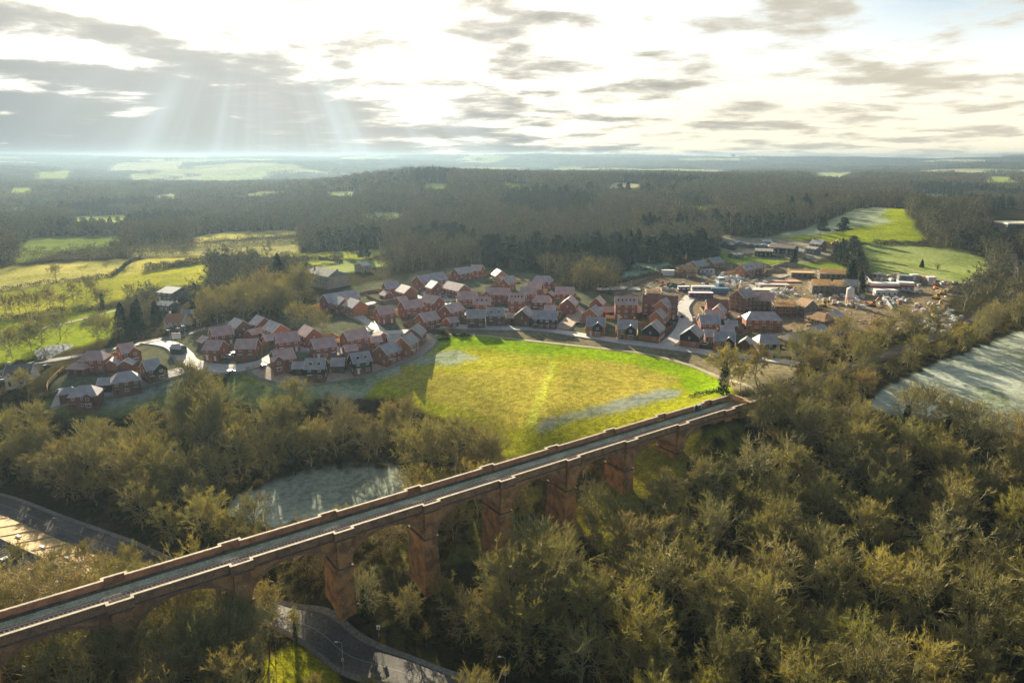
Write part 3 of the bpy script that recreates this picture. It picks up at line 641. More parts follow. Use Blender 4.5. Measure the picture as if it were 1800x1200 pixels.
def door(parent, D, x, m_=None, face='f'):
    m_ = m_ or dark_m
    if m_.name not in DOORS: DOORS[m_.name] = (MB().box(-.5, -.05, 0, .5, .02, 2.1).mesh('door', m_), MB().box(.33, -.09, 1.0, .4, -.05, 1.1).mesh('handle', grey_m))
    sg = -1 if face == 'f' else 1
    o = link('door', DOORS[m_.name][0], parent, (x, sg * (D / 2 + .02), .02), 0 if face == 'f' else pi); link('handle', DOORS[m_.name][1], o)
    mb = MB(); mb.box(x - .95, -D / 2 - 1.1, 2.45, x + .95, -D / 2, 2.62) if face == 'f' else mb.box(x - .95, D / 2, 2.45, x + .95, D / 2 + 1.1, 2.62)
    mb.build('porch_canopy', tile_w if rnd.random() < .4 else white, parent)
def gable_roof(mb, x0, x1, D, E, RZ, ov=.35, t_=.18):
    sl = (RZ - E) / (D / 2); ye = D / 2 + ov; ze = E - sl * ov
    for s in (-1, 1):
        P = [(0, RZ), (s * ye, ze), (s * ye, ze + t_), (0, RZ + t_)]
        n = 4; vs = [(x0, y, z) for y, z in P] + [(x1, y, z) for y, z in P]
        mb.add(vs, [(0, 1, 2, 3), (7, 6, 5, 4)] + [(i, 4 + i, 4 + (i + 1) % 4, (i + 1) % 4) for i in range(4)])
    return mb
def barge(mb, x, D, E, RZ, ov=.35):
    sl = (RZ - E) / (D / 2); ye = D / 2 + ov; ze = E - sl * ov
    P = [(-ye, ze - .08), (0, RZ - .12), (ye, ze - .08), (ye, ze + .2), (0, RZ + .2), (-ye, ze + .2)]
    vs = [(x - .06, y, z) for y, z in P] + [(x + .06, y, z) for y, z in P]
    return mb.add(vs, [(0, 1, 4, 5), (1, 2, 3, 4), (6, 11, 10, 7), (7, 10, 9, 8)] + [(i, 6 + i, 6 + (i + 1) % 6, (i + 1) % 6) for i in range(6)])
def hip_roof(mb, L, D, E, RZ, h, ov=.35):
    a, b = L / 2 + ov, D / 2 + ov
    vs = [(-a, -b, E - .1), (a, -b, E - .1), (a, b, E - .1), (-a, b, E - .1), (-a, -b, E + .08), (a, -b, E + .08), (a, b, E + .08), (-a, b, E + .08), (-L / 2 + h, 0, RZ), (L / 2 - h, 0, RZ)]
    return mb.add(vs, [(0, 3, 2, 1), (0, 1, 5, 4), (1, 2, 6, 5), (2, 3, 7, 6), (3, 0, 4, 7), (4, 5, 9, 8), (6, 7, 8, 9), (5, 6, 9), (7, 4, 8)])
KIND = {'S': (8.3, 5.0, 8.2), 'G': (4.5, 2.5, 6.0), 'T': (11.2, 7.8, 8.8), 'B': (9.3, 5.4, 9.5), 'C': (5.2, 2.7, 6.5)}
HOUSES = []; ALLH = []
def place_ridge(z, x1, y1, x2, y2, RZ):
    a, b = zp(z, x1, y1), zp(z, x2, y2); gz = 26.0
    for _ in range(5):
        A = np.array(at_z(*a, gz + RZ)); B = np.array(at_z(*b, gz + RZ)); c = (A + B) / 2; gz = th(*c)
    d = B - A; return c, math.atan2(d[1], d[0]), float(np.hypot(*d)), gz
def house(z, x1, y1, x2, y2, kind='S', rm=tile_r, wm_=brick_h, label='', L=None, D=None, hip=0, upper=None, cross=None, dorm=0, sky_=0, chim=0, doors=1, name='brick_house', cat='house', gwin=True, group=None, rot=None, RZ=None, E=None):
    r0, e0, d0 = KIND[kind]; RZ = RZ or r0; E = E or e0; D = D or d0
    c, rz, Lr, gz = place_ridge(z, x1, y1, x2, y2, RZ)
    h = D / 2 * .85 * hip
    L = L or min(max(Lr - .3 + 2 * h, 5.0), 40)
    if rot is not None: rz = R(rot)
    o = root(name, (c[0], c[1], gz), rz, label, cat, group)
    ALLH.append((c[0], c[1], max(L, D) / 2 + 1.5, rz, L, D, gz))
    mb = MB(); lo = -1.6; ex = L / 2; q = D / 2
    if hip:
        mb.box(-ex, -q, lo, ex, q, E)
    else:
        P = [(-q, lo), (q, lo), (q, E), (0, RZ - .08), (-q, E)]
        mb.add([(-ex, y, zz) for y, zz in P] + [(ex, y, zz) for y, zz in P], [(0, 1, 2, 3, 4)[::-1], (5, 6, 7, 8, 9)] + [(i, (i + 1) % 5, 5 + (i + 1) % 5, 5 + i) for i in range(5)])
    mb.build('wall', wm_, o)
    if upper:
        u = MB(); zz = 2.6
        P = [(-q - .04, zz), (q + .04, zz), (q + .04, E - .12), (0, RZ - .25), (-q - .04, E - .12)] if not hip else [(-q - .04, zz), (q + .04, zz), (q + .04, E - .12), (-q - .04, E - .12)]
        n = len(P); u.add([(-ex - .04, y, w3) for y, w3 in P] + [(ex + .04, y, w3) for y, w3 in P], [tuple(range(n))[::-1], tuple(range(n, 2 * n))] + [(i, (i + 1) % n, n + (i + 1) % n, n + i) for i in range(n)])
        u.build('upper_cladding', upper, o)
    if hip: rf = hip_roof(MB(), L, D, E, RZ, h).build('roof', rm, o)
    else:
        rf = gable_roof(MB(), -ex - .2, ex + .2, D, E, RZ).build('roof', rm, o)
        barge(MB(), -ex - .26, D, E, RZ).build('bargeboard', white, o); barge(MB(), ex + .26, D, E, RZ).build('bargeboard', white, o)
    if chim:
        for cx in ([-ex + 1.2] if chim == 1 else [-ex + 1.2, ex - 1.2]):
            ch = MB().box(cx - .45, -.4, RZ - 1.2, cx + .45, .4, RZ + 1.1); ch.box(cx - .52, -.47, RZ + 1.1, cx + .52, .47, RZ + 1.25); ch.build('chimney', wm_, rf)
    if kind == 'G' or kind == 'C':
        n = max(1, int(L / 3.4)); g = MB()
        for i in range(n): x = -ex + L * (i + .5) / n; g.box(x - 1.15, -q - .05, 0, x + 1.15, -q + .01, 2.1)
        g.build('garage_door', dark_m if rnd.random() < .6 else grey_m, o)
        return o
    # front and back openings
    ys = .02 if not upper else .06
    Dw = D + 2 * ys; fl = 1 if E < 6.5 else 2
    n = max(2, int(L / 3.0)); xs = [-ex + L * (i + .5) / n for i in range(n)]
    dset = {0} if doors == 1 else ({0, n - 1} if doors == 2 else set(range(0, n, 2)))
    for i, x in enumerate(xs):
        if cross is not None and abs(x - cross[0] * L) < cross[1] / 2 + .3: continue
        if i in dset: door(o, D, x, [dark_m, white, mat('green_door', (.04, .10, .07), .5), mat('blue_door', (.05, .09, .16), .5)][rnd.randrange(4)])
        else: win(o, L, Dw, 'f', x, .95, 1.5 if i % 2 else 1.1, 1.25, 1)
        for f_ in range(1, fl + 1): win(o, L, Dw, 'f', x, .95 + 2.65 * f_, 1.2, 1.15, 1)
        win(o, L, Dw, 'b', x, .95, 1.3, 1.2, 1); win(o, L, Dw, 'b', x, 3.6, 1.2, 1.1, 1)
    if gwin and not hip:
        for s_ in 'lr': win(o, L + 2 * ys, D, s_, 0, 3.5, .7, 1.1, 0); win(o, L + 2 * ys, D, s_, -q * .5, .9, .8, 1.2, 0)
    if cross is not None:
        x0, gw, gm_ = cross[:3]; x0 *= L; pj = .9; E2 = E - .1; R2 = E + (RZ - E) * min(1, (gw / 2) / (D / 2) * 1.05)
        g = MB(); hw = gw / 2; P = [(x0 - hw, lo), (x0 + hw, lo), (x0 + hw, E2), (x0, R2 - .1), (x0 - hw, E2)]
        g.prism(P, -q - pj, -q + .3).build('front_gable', wm_ if gm_ is None else wm_, o)
        if gm_ is not None:
            P = [(x0 - hw - .04, 2.5), (x0 + hw + .04, 2.5), (x0 + hw + .04, E2 - .1), (x0, R2 - .22), (x0 - hw - .04, E2 - .1)]
            MB().prism(P, -q - pj - .05, -q + .2).build('gable_cladding', gm_, o)
        g = MB(); sl = (R2 - E2) / hw
        for s_ in (-1, 1):
            P = [(x0, R2), (x0 + s_ * (hw + .3), E2 - sl * .3), (x0 + s_ * (hw + .3), E2 - sl * .3 + .16), (x0, R2 + .16)]; g.prism(P if s_ > 0 else P, -q - pj - .25, -.1)
        g.build('gable_roof', rm, o)
        w2 = win(o, L, D + 2 * pj + .14, 'f', x0, 3.5, 1.3, 1.15, 1); win(o, L, D + 2 * pj + .06, 'f', x0, .7, 1.9, 1.35, 2)
        g = MB(); g.box(x0 - 1.3, -q - pj - .7, 2.2, x0 + 1.3, -q - pj, 2.36); g.build('bay_canopy', white, o)
    for i in range(dorm):
        x = -ex + L * (i + .7) / (dorm + .4); z0 = E + (RZ - E) * .42; yd = -q * .62
        d_ = MB().box(x - .75, yd - .25, z0 - .3, x + .75, yd + 1.4, z0 + .95).build('dormer', white, o)
        MB().box(x - .9, yd - .4, z0 + .95, x + .9, yd + 1.8, z0 + 1.08).build('dormer_roof', tile_w, d_)
        MB().box(x - .6, yd - .29, z0 - .1, x + .6, yd - .24, z0 + .8).build('dormer_pane', glass, d_)
    if sky_:
        g = MB(); sl = (RZ - E) / q
        for i in range(sky_):
            x = -ex + L * (i + .8) / (sky_ + .6); y0, y1 = -q * .62, -q * .38
            z0, z1 = RZ + sl * y0 + .26, RZ + sl * y1 + .26
            g.add([(x - .4, y0, z0), (x + .4, y0, z0), (x + .4, y1, z1), (x - .4, y1, z1)], [(0, 1, 2, 3)])
        g.build('rooflight', glass, rf)
    return o
H = house
# left cluster
H('6',855,205,1000,200,label='red brick house with hipped plum roof, back row of the leftmost cluster beside the grass verge',hip=.6,doors=1)
H('6',1165,142,1310,118,label='tall T shaped red brick house with a gable wing beside the site entrance',cross=(.36,5,None))
H('6',735,318,830,322,'G',label='low plum roofed garage behind the leftmost grey house',name='garage',cat='garage',hip=.7)
H('6',745,410,880,402,rm=tile_g,wm_=brick_d,label='grey roofed brown brick house at the left end of the first row',hip=.8,cross=(.2,3.2,None))
H('6',610,497,700,485,'G',rm=tile_g,wm_=brick_d,label='hipped grey garage at the far left end of the first row',name='garage',cat='garage',hip=.7)
H('6',970,425,1095,418,'G',rm=tile_g,wm_=board_k,label='black boarded car port between the two grey hipped houses',name='car_port',cat='car port')
H('6',1150,350,1290,332,rm=tile_g,wm_=brick_d,label='grey hipped house right of the black car port with a white porch line',hip=.8,doors=2)
H('6',1085,300,1115,268,'G',rm=tile_w,label='small pale gabled garage behind the grey hipped house',name='garage',cat='garage')
H('6',1225,300,1262,268,'G',rm=tile_w,label='wide pale gabled garage below the T shaped house',name='garage',cat='garage')
H('6',1400,280,1560,250,rm=tile_g,wm_=brick_d,label='grey roofed house with a black boarded front gable at the right end of the left cluster',cross=(.34,5,board_k))
H('6',60,345,330,330,rm=board_g,wm_=render_w,label='white rendered cottage row with dark roof at the left edge',D=8,chim=1,name='white_cottage',cat='house',cross=(.15,3,None))
# centre left cluster
H('2',532,252,703,230,label='red house with long plum roof behind the two entrance houses',doors=2,wm_=brick_d)
H('2',735,172,792,193,rm=tile_g,wm_=brick_d,label='frosty grey roofed house with plum gable, leftmost at the back of the centre cluster',L=9)
H('2',905,150,965,172,rm=tile_g,wm_=brick_d,label='smallest grey roofed house standing furthest back in the centre cluster',L=8)
H('2',1012,192,1092,222,rm=tile_g,wm_=brick_o,label='orange gabled house with frosted grey roof at the back of the centre cluster',L=11)
H('2',835,270,960,240,'G',label='long low plum roofed garage before the orange gabled house',name='garage',cat='garage')
H('2',1045,297,1228,277,label='long red semi detached house in the middle of the centre cluster',doors=2)
H('2',968,310,1035,300,'G',rm=tile_g,label='small grey garage left of the long semi detached house',name='garage',cat='garage')
H('2',1290,228,1350,255,label='red gabled house standing alone at the back right of the centre cluster',L=9.5)
H('2',1335,345,1515,322,label='red semi behind the black house with two dormers',doors=2)
H('2',1590,285,1765,255,label='red semi at the right end of the centre cluster back row',doors=2)
H('2',512,345,640,352,label='red corner house with plum roof nearest the site entrance',doors=2)
H('2',747,340,912,338,label='square red semi with two white canopies beside the parked white cars',doors=2)
H('2',1022,430,1185,405,label='red house with a pale low side gable behind the curved garden wall',cross=(-.38,4,None))
H('2',1290,468,1450,465,rm=tile_g,wm_=brick_d,upper=board_k,label='black boarded house with two white dormers, left of the car port with a red car',dorm=2)
H('2',1214,514,1268,512,'G',rm=tile_g,wm_=board_k,label='black lean garage attached left of the dormered black house',name='garage',cat='garage')
H('2',1495,473,1600,470,'C',rm=tile_g,wm_=brick_d,label='grey roofed car port between the two black dormered houses',name='car_port',cat='car port')
H('2',1640,428,1790,408,rm=tile_g,wm_=brick_d,upper=board_k,label='black boarded house with two white dormers, right of the car port',dorm=2)
H('2',1592,392,1690,380,'G',label='small plum roofed garage behind the right black dormered house',name='garage',cat='garage')
H('2',478,312,522,328,'G',label='small pale roofed garage left of the red corner house',name='garage',cat='garage')
H('0',667,606,693,598,rm=tile_g,label='red house with frosted grey roof above the brick drive, end of the front row',L=9)
H('0',703,594,724,583,rm=tile_w,wm_=brick_o,label='orange gable ended house with white frosted roof near the meadow corner',L=9.5)
H('0',722,578,736,567,rm=tile_w,label='rear one of the two white roofed gable houses by the meadow corner',L=9)
H('0',680,590,703,588,'G',rm=tile_g,wm_=board_k,label='small grey black garage between the white roofed gable houses and the semi',name='garage',cat='garage')
H('0',664,580,674,584,'G',rm=tile_r,label='tiny plum garage by the lane junction in the village centre',name='garage',cat='garage')
H('0',650,592,668,590,'G',label='low plum garage behind the grey roofed front house',name='garage',cat='garage')
# upper left
H('3',110,408,445,355,'B',rm=tile_g,label='very long grey roofed terrace at the left edge of the upper village',doors=3)
H('3',245,415,355,452,rm=tile_g,label='pale roofed wing between the long grey terrace and the lone gable',L=8)
H('3',395,440,498,470,rm=tile_g,wm_=brick_o,label='large orange gable with pale roof in front of the long grey terrace',L=10,D=9.5,gwin=False)
H('3',745,277,890,264,rm=tile_g,label='grey roofed house behind the fenced gardens')
H('3',742,362,800,378,'G',rm=tile_w,label='white roofed garage in the fenced gardens',name='garage',cat='garage')
H('3',930,295,1040,325,rm=tile_g,label='big square red house with speckled grey roof and blank gable',L=10,D=9,gwin=False)
H('3',885,432,980,420,'G',label='little plum garage below the speckled grey roof',name='garage',cat='garage')
H('3',1095,207,1370,167,'B',rm=tile_g,label='long grey roofed apartment block at the back of the upper village',doors=3,D=10)
H('3',1230,250,1335,282,rm=tile_g,label='pale roofed projecting wing of flats facing the small car park',L=8)
H('3',1420,264,1595,300,rm=tile_r,label='wide pinkish frosted roof house right of the small car park',D=9.5)
H('3',1495,130,1640,110,rm=tile_g,label='red house with dull grey roof by the wood edge, left of a pair')
H('3',1675,90,1790,96,rm=tile_g,label='red house with pale grey roof by the wood edge, right of a pair')
H('3',1545,382,1725,370,label='red house with plum roof in front of the wide pink roof',doors=2)
H('3',930,477,1135,450,label='long red semi with plum roof behind the corner semi',doors=2)
H('3',1195,400,1320,425,label='red house with lone white window in its gable above the lane',L=11)
H('3',670,537,840,518,label='red semi with white windows at the village lane corner',doors=2)
H('3',1120,607,1285,577,label='dark red semi behind the low brick wall by the meadow road',doors=2)
H('3',1390,520,1535,482,label='red house with spotted plum roof above the small garage')
H('3',1410,652,1500,636,'G',label='plum roofed garage beside the low brick wall',name='garage',cat='garage')
# centre
H('4',322,95,375,122,rm=tile_w,wm_=brick_o,label='orange house with brilliant white sunlit roof by the wood',L=10)
H('4',355,162,462,156,rm=tile_g,label='grey roofed house behind the small pale gable')
H('4',398,172,418,166,rm=tile_w,label='narrow red gable house with pale roof below the sunlit white roof',L=8,D=7)
H('4',640,152,752,156,rm=tile_g,label='grey hipped house at the very back by the hedge',hip=.5)
H('4',577,203,690,208,label='red house with plum roof and bright right verge',)
H('4',517,244,645,247,label='plum roofed red house in the middle of the third row',)
H('4',797,242,943,246,label='lone wide plum roofed house left of the scaffolding',D=9)
H('4',248,247,430,254,label='long red house with projecting left gable in the third row',cross=(-.42,4.6,None),doors=2)
H('4',22,282,168,279,label='plum roofed red house at the left of the third row',doors=1)
H('4',148,321,283,323,label='red house with two rooflights behind the grey roofed pair',sky_=3)
H('4',432,291,555,295,'T',label='three storey red house with rooflights in the centre of the village',sky_=4,doors=2)
H('4',637,308,742,311,label='red house with hipped plum roof right of the three storey house',hip=.4)
H('4',735,285,760,272,'G',rm=tile_w,label='tiny white roofed garage behind the hipped plum roof',name='garage',cat='garage')
H('4',888,338,920,310,label='red end gable house by the brick paved turning',L=9.5,D=8)
H('4',92,425,235,422,rm=tile_g,wm_=brick_d,label='grey roofed brown house, left of the pair on the meadow road')
H('4',247,408,388,408,rm=tile_g,wm_=brick_d,label='grey roofed house with two rooflight dormers on the meadow road',dorm=2)
H('4',418,450,480,450,'G',label='plum garage between the dormered house and the brick gable',name='garage',cat='garage')
H('4',522,430,568,390,wm_=brick_d,rm=tile_w,label='brown brick gable house with white roof slope on the meadow road',L=9.5,D=8)
H('4',637,430,790,435,rm=tile_g,wm_=brick_d,upper=board_k,label='wide black boarded house with dark grey roof on the meadow road',doors=1,L=12)
H('4',712,386,800,391,label='pink roofed house hidden behind the wide black boarded one')
H('4',1112,335,1145,308,label='red gable behind the orange gable at the building site edge',L=8,D=7)
H('4',1265,318,1440,321,'T',label='three storey red terrace with rooflights and french doors',sky_=5,doors=0,D=9)
H('4',1072,410,1106,388,wm_=brick_o,rm=tile_w,label='orange brick gable house with white roof behind the first cottage',L=9.5,D=8.4)
H('4',1150,402,1240,402,'G',label='low pink roof linking the orange gable to the terrace',name='garage',cat='garage',L=8)
H('4',1485,307,1765,318,'T',rm=tile_d,label='largest three storey block with deep red roof by the building site',doors=3,D=11)
H('4',1630,347,1668,327,'T',wm_=brick_o,rm=tile_w,label='tall orange gable wing with a white strip down its side',L=8,D=7)
H('4',1592,432,1622,410,wm_=brick_o,rm=tile_w,label='lower orange gable wing in front of the tall one',L=8,D=7)
H('4',1418,410,1448,402,'G',wm_=brick_o,rm=tile_r,label='small orange gabled store beside the three storey terrace',name='garage',cat='garage',L=5)
H('4',1042,482,1188,487,wm_=brick_o,rm=tile_g,label='cottage with black centre gable, leftmost of three at the meadow road bend',cross=(.12,4.6,board_k))
H('4',1287,502,1440,507,wm_=brick_o,rm=tile_g,label='cottage with black right gable, middle of three at the meadow road bend',cross=(.18,4.6,board_k),chim=2)
H('4',1545,540,1600,500,wm_=brick_o,rm=tile_w,upper=board_k,label='black boarded gable cottage, rightmost of three at the meadow road bend',L=10,D=8)
# right
H('5',502,715,555,670,wm_=brick_o,rm=tile_w,upper=board_k,label='black boarded gable cottage right of the side street',L=10,D=8.4)
H('5',700,727,868,737,wm_=brick_o,rm=tile_g,label='orange cottage with black gable and a white car parked beside it',cross=(.2,4.6,board_k),chim=1)
H('5',628,716,698,716,'C',wm_=brick_d,rm=tile_g,label='grey roofed car port attached to the orange cottage',name='car_port',cat='car port')
H('5',942,792,962,770,'G',wm_=brick_d,rm=tile_w,label='lone pale roofed garage beside the wide dark front house',name='garage',cat='garage',L=6,D=5)
H('5',1060,752,1188,752,wm_=brick_d,rm=tile_g,upper=board_k,label='wide hipped grey house with black upper floor near the parked vans',hip=.35,D=9)
H('5',985,572,1180,576,wm_=brick_h,rm=tile_g,label='hipped grey terrace with three pairs of french doors',hip=.7,doors=0,D=9)
H('5',580,602,735,602,rm=tile_g,label='grey roofed red house with one tiny window behind the orange cottage',)
H('5',625,560,772,562,rm=tile_r,label='plum roofed house behind the one with the tiny window')
H('5',782,643,880,645,'G',rm=tile_g,label='upper of two plain grey garages behind the orange cottage',name='garage',cat='garage')
H('5',745,682,855,686,'G',rm=tile_g,label='lower of two plain grey garages behind the orange cottage',name='garage',cat='garage')
H('5',637,480,810,483,rm=tile_d,label='house with bright deep red roof beside the materials yard',doors=2)
H('5',725,530,748,508,rm=tile_w,wm_=brick_o,label='small copper and white gable before the deep red roof',L=7,D=7)
# ------------------------------------------------------------------ building site
pole_m = mat('scaffold_pole', (0.42, 0.38, 0.30), 0.6); plank = mat('scaffold_board', (0.46, 0.34, 0.18), 0.9)
def scaffold(loc, rz, L, D, HH, label):
    o = root('scaffolding', loc, rz, label, 'scaffolding', 'scaffolding round the unfinished houses')
    a, b = L / 2 + 1.1, D / 2 + 1.1; mb = MB(); nx_ = max(3, int(2 * a / 2.6)); ny_ = max(3, int(2 * b / 2.6))
    P = [(-a + 2 * a * i / nx_, s * b) for i in range(nx_ + 1) for s in (-1, 1)] + [(s * a, -b + 2 * b * i / ny_) for i in range(1, ny_) for s in (-1, 1)]
    for x, y in P: mb.bar((x, y, -.5), (x, y, HH), .06)
    mb.build('upright', pole_m, o); mb = MB(); bo = MB()
    z = 1.9
    while z < HH:
        for s in (-1, 1):
            for q in (0, 1.0):
                mb.bar((-a, s * b, z + q), (a, s * b, z + q), .05); mb.bar((s * a, -b, z + q), (s * a, b, z + q), .05)
            y0, y1 = sorted((s * b, s * (b - .8))); bo.box(-a, y0, z - .12, a, y1, z - .06)
            y0, y1 = sorted((s * a, s * (a - .8))); bo.box(y0, -b + .82, z - .12, y1, b - .82, z - .06)
        z += 2.0
    mb.build('ledger', pole_m, o); bo.build('boards', plank, o)
def sh(z, x1, y1, x2, y2, kind, rm, wm_, label, **kw):
    HH = kw.pop('HH', None)
    o = house(z, x1, y1, x2, y2, kind, rm, wm_, label, **kw); x, y, r_, rz, L, D, gz = ALLH[-1]
    scaffold((x, y, gz), rz, L, D, HH or (KIND[kind][1] + 1.6), 'tube scaffolding wrapped round the ' + label.split(',')[0][:60]); return o
sh('5',905,405,965,395,'T',tile_w,brick_d,'unfinished tall gabled block with half tiled roof',L=11,D=10,cat='house under construction')
sh('5',1005,418,1160,426,'B',tile_r,brick_d,'plum roofed unfinished block',L=12,cat='house under construction')
sh('5',445,207,525,199,'S',tile_t,brick_h,'unfinished red house with orange felted roof at the back of the site',cat='house under construction')
sh('5',530,177,618,166,'S',tile_b,brick_h,'unfinished house with blue grey membrane roof, left of two',cat='house under construction')
sh('5',657,152,740,141,'S',tile_b,brick_h,'unfinished house with blue grey membrane roof, right of two',cat='house under construction')
H('5',925,202,985,194,wm_=brick_o,rm=tile_g,label='orange brick house with two white dormers alone in the middle of the site',dorm=2,L=11)
sh('5',985,182,1090,190,'S',tile_r,brick_h,'red scaffolded house behind the orange dormered one',cat='house under construction')
sh('5',1415,470,1452,480,'S',tile_t,board_g,'grey block house with one orange felted roof slope',L=8,cat='house under construction')
sh('5',1515,572,1590,588,'S',tile_t,brick_d,'hipped copper roofed unfinished house near the trees',hip=.6,cat='house under construction')
sh('5',1500,682,1560,670,'S',tile_g,brick_d,'plum grey hipped unfinished house at the wood edge',hip=.6,cat='house under construction')
sh('5',1290,745,1425,727,'S',tile_g,brick_d,'grey roofed unfinished house behind the bare trees',hip=.3,cat='house under construction')
sh('7',1600,340,1680,345,'S',tile_g,board_g,'grey gable end of the far timber terrace',L=8,cat='house under construction')
sh('7',1420,705,1480,690,'S',tile_g,brick_d,'small plum hipped roof at the site edge',hip=.6,L=8,cat='house under construction')
def truss_house(z, x1, y1, x2, y2, label, wall=board_g, RZ=8.3, E=5.0, D=8.5, n=None, L=None):
    c, rz, Lr, gz = place_ridge(z, x1, y1, x2, y2, RZ); L = L or max(Lr, 7); o = root('timber_roofed_shell', (c[0], c[1], gz), rz, label, 'house under construction')
    ALLH.append((c[0], c[1], max(L, D) / 2 + 1.5, rz, L, D, gz))
    ex, q = L / 2, D / 2
    MB().box(-ex, -q, -1.5, ex, q, E).build('wall', wall, o)
    if RZ > E + 1.5:
        for i in range(n or int(L / .75)):
            x = -ex + L * (i + .5) / (n or int(L / .75)); t_ = MB()
            for s_ in (-1, 1): t_.bar((x, s_ * (q + .3), E), (x, 0, RZ), .15); t_.bar((x, s_ * q * .5, E + .05), (x, s_ * q * .25, E + (RZ - E) * .72), .07)
            t_.bar((x, -q, E + .12), (x, q, E + .12), .10); t_.build('roof_truss', wood_y, o)
        b_ = MB()
        for s_ in (-1, 1):
            for f_ in (.15, .4, .65, .9): b_.bar((-ex, s_ * q * (1 - f_), E + (RZ - E) * f_ + .15), (ex, s_ * q * (1 - f_), E + (RZ - E) * f_ + .15), .09)
        b_.build('roof_battens', wood_y, o)
    else: MB().box(-ex - .2, -q - .2, E, ex + .2, q + .2, E + .25).build('floor_deck', wood_y, o)
    for i in range(max(2, int(L / 3))):
        for zz in (.9, 3.3):
            x = -ex + L * (i + .5) / max(2, int(L / 3))
            if zz < E - 1: MB().box(x - .6, -q - .03, zz, x + .6, -q + .02, zz + 1.2).build('window_opening', black, o)
    scaffold((c[0], c[1], gz), rz, L, D, E + 1.5, 'tube scaffolding wrapped round the ' + label[:60])
truss_house('7',1275,205,1590,218,'long row of golden roof trusses at the back of the site')
truss_house('7',1180,335,1400,342,'golden trussed shell, left of the front pair')
truss_house('7',1450,345,1565,350,'golden trussed shell, right of the front pair')
truss_house('7',740,580,985,590,'brown trussed shell behind heavy scaffolding',wall=brick_d,RZ=7.6)
truss_house('7',930,238,1190,245,'low shell with flat timber deck beside the site track',RZ=4,E=3.2)
truss_house('5',165,395,270,398,'small shell with crossed timber trusses by the purple cabins',RZ=4.6,E=2.6,D=7)
def slab_(z, x, y, L, D, rot, m_, label):
    X, Y, Z = G(*zp(z, x, y)); o = root('house_foundation', (X, Y, Z), R(rot), label, 'foundation', 'house foundations on the building site')
    MB().box(-L / 2, -D / 2, -1, L / 2, D / 2, .55).build('plinth', brick_d, o); MB().box(-L / 2 + .4, -D / 2 + .4, .5, L / 2 - .4, D / 2 - .4, .7).build('floor_slab', m_, o)
slab_('7',840,365,22,9,-4,mat('pink_insulation',(.55,.30,.22),.8),'house foundation filled with pink boards, highest of three by the track')
slab_('7',730,405,20,8,-4,mat('pale_screed',(.55,.48,.42),.8),'pale house foundation, middle of three by the track')
slab_('7',620,462,22,10,-4,mat('cream_slab',(.62,.60,.50),.8),'cream house foundation, lowest of three by the track')
slab_('4',1195,268,12,8,0,mat('white_sheet',(.62,.62,.60),.7),'white sheeted foundation left of the concrete frames')
slab_('4',1340,262,20,12,-6,mat('concrete_beam',(.36,.35,.33),.8),'foundation with laid concrete beams beyond the red terrace')
def blk(name, z, x, y, parts, rot, label, cat, group=None):
    X, Y, Z = G(*zp(z, x, y)); o = root(name, (X, Y, Z), R(rot), label, cat, group)
    for n_, m_, bs_ in parts:
        mb = MB()
        for b_ in bs_: mb.box(*b_)
        mb.build(n_, m_, o)
    return o
ZM['8'] = (1500, 440, 9.0)
red_p = mat('red_paint', (0.42, 0.03, 0.04), .5); cyan = mat('blue_container', (.10, .22, .36), .5); purple = mat('purple_paint', (.09, .04, .12), .5); tan = mat('tan_container', (.42, .33, .20), .7); slate = mat('blue_grey_container', (.20, .25, .30), .6); yel = mat('yellow_paint', (.70, .42, .03), .5); org = mat('orange_paint', (.60, .17, .03), .5)
def cabin(z, x, y, L, rot, wm_, band_, label, hgt=2.8, D=3.2):
    ps = [('body', wm_, [(-L / 2, -D / 2, 0, L / 2, D / 2, hgt)]), ('flat_roof', white if band_ else wm_, [(-L / 2 - .1, -D / 2 - .1, hgt, L / 2 + .1, D / 2 + .1, hgt + .15)])]
    if band_: ps.append(('painted_band', band_, [(-L / 2 - .03, -D / 2 - .03, hgt * .45, L / 2 + .03, D / 2 + .03, hgt * .72)]))
    if band_: ps.append(('window', glass, [(-L / 2 + 1.2 + 3 * i, -D / 2 - .06, 1.2, -L / 2 + 2.2 + 3 * i, -D / 2 - .03, 2.1) for i in range(int(L / 3))]))
    else: ps.append(('corrugated_door', grey_m, [(-L / 2 - .04, -D / 2 + .2 + i * .9, .15, -L / 2, -D / 2 + .95 + i * .9, hgt - .2) for i in range(max(1, int(D / 1)))]))
    return blk('site_cabin' if band_ else 'shipping_container', z, x, y, ps, rot, label, 'site cabin' if band_ else 'container', 'cabins and containers in the site compound')
cabin('8',460,645,17,-6,white,red_p,'long white cabin with a red band in the compound',5.2,6)
cabin('8',810,630,9,-20,white,red_p,'short white cabin with a red band in the compound',5,6)
cabin('8',490,715,12,-6,render_w,white,'plain white cabin in front of the long red banded one',3.6,5)
for i, (x, y, m_, nm) in enumerate([(665,470,tan,'tan container, leftmost of the row'),(755,500,slate,'blue grey container next to the tan one on the left'),(855,505,slate,'blue grey container left of the white framed one'),(950,500,white,'tall white container in the middle of the row'),(1030,505,tan,'tan container right of the tall white one'),(1115,515,tan,'last tan container of the row'),(1215,540,white,'white container standing apart at the row end')]):
    cabin('8',x,y,4.6,-6,m_,None,nm,4.4 if m_ is not white else 5,4)
cabin('5',610,410,14,-3,white,purple,'purple and white cabin, back one beside the blue skip',3,4); cabin('5',590,462,14,-3,purple,purple,'dark purple cabin in front of the white topped one',3,4)
cabin('5',455,412,7,0,purple,white,'small purple cabin left of the white topped one',3,3.5); cabin('5',740,425,10,-10,cyan,None,'blue container by the materials heap',3,3); cabin('5',640,275,10,0,slate,white,'grey white cabin before the membrane roofed houses',3,3)
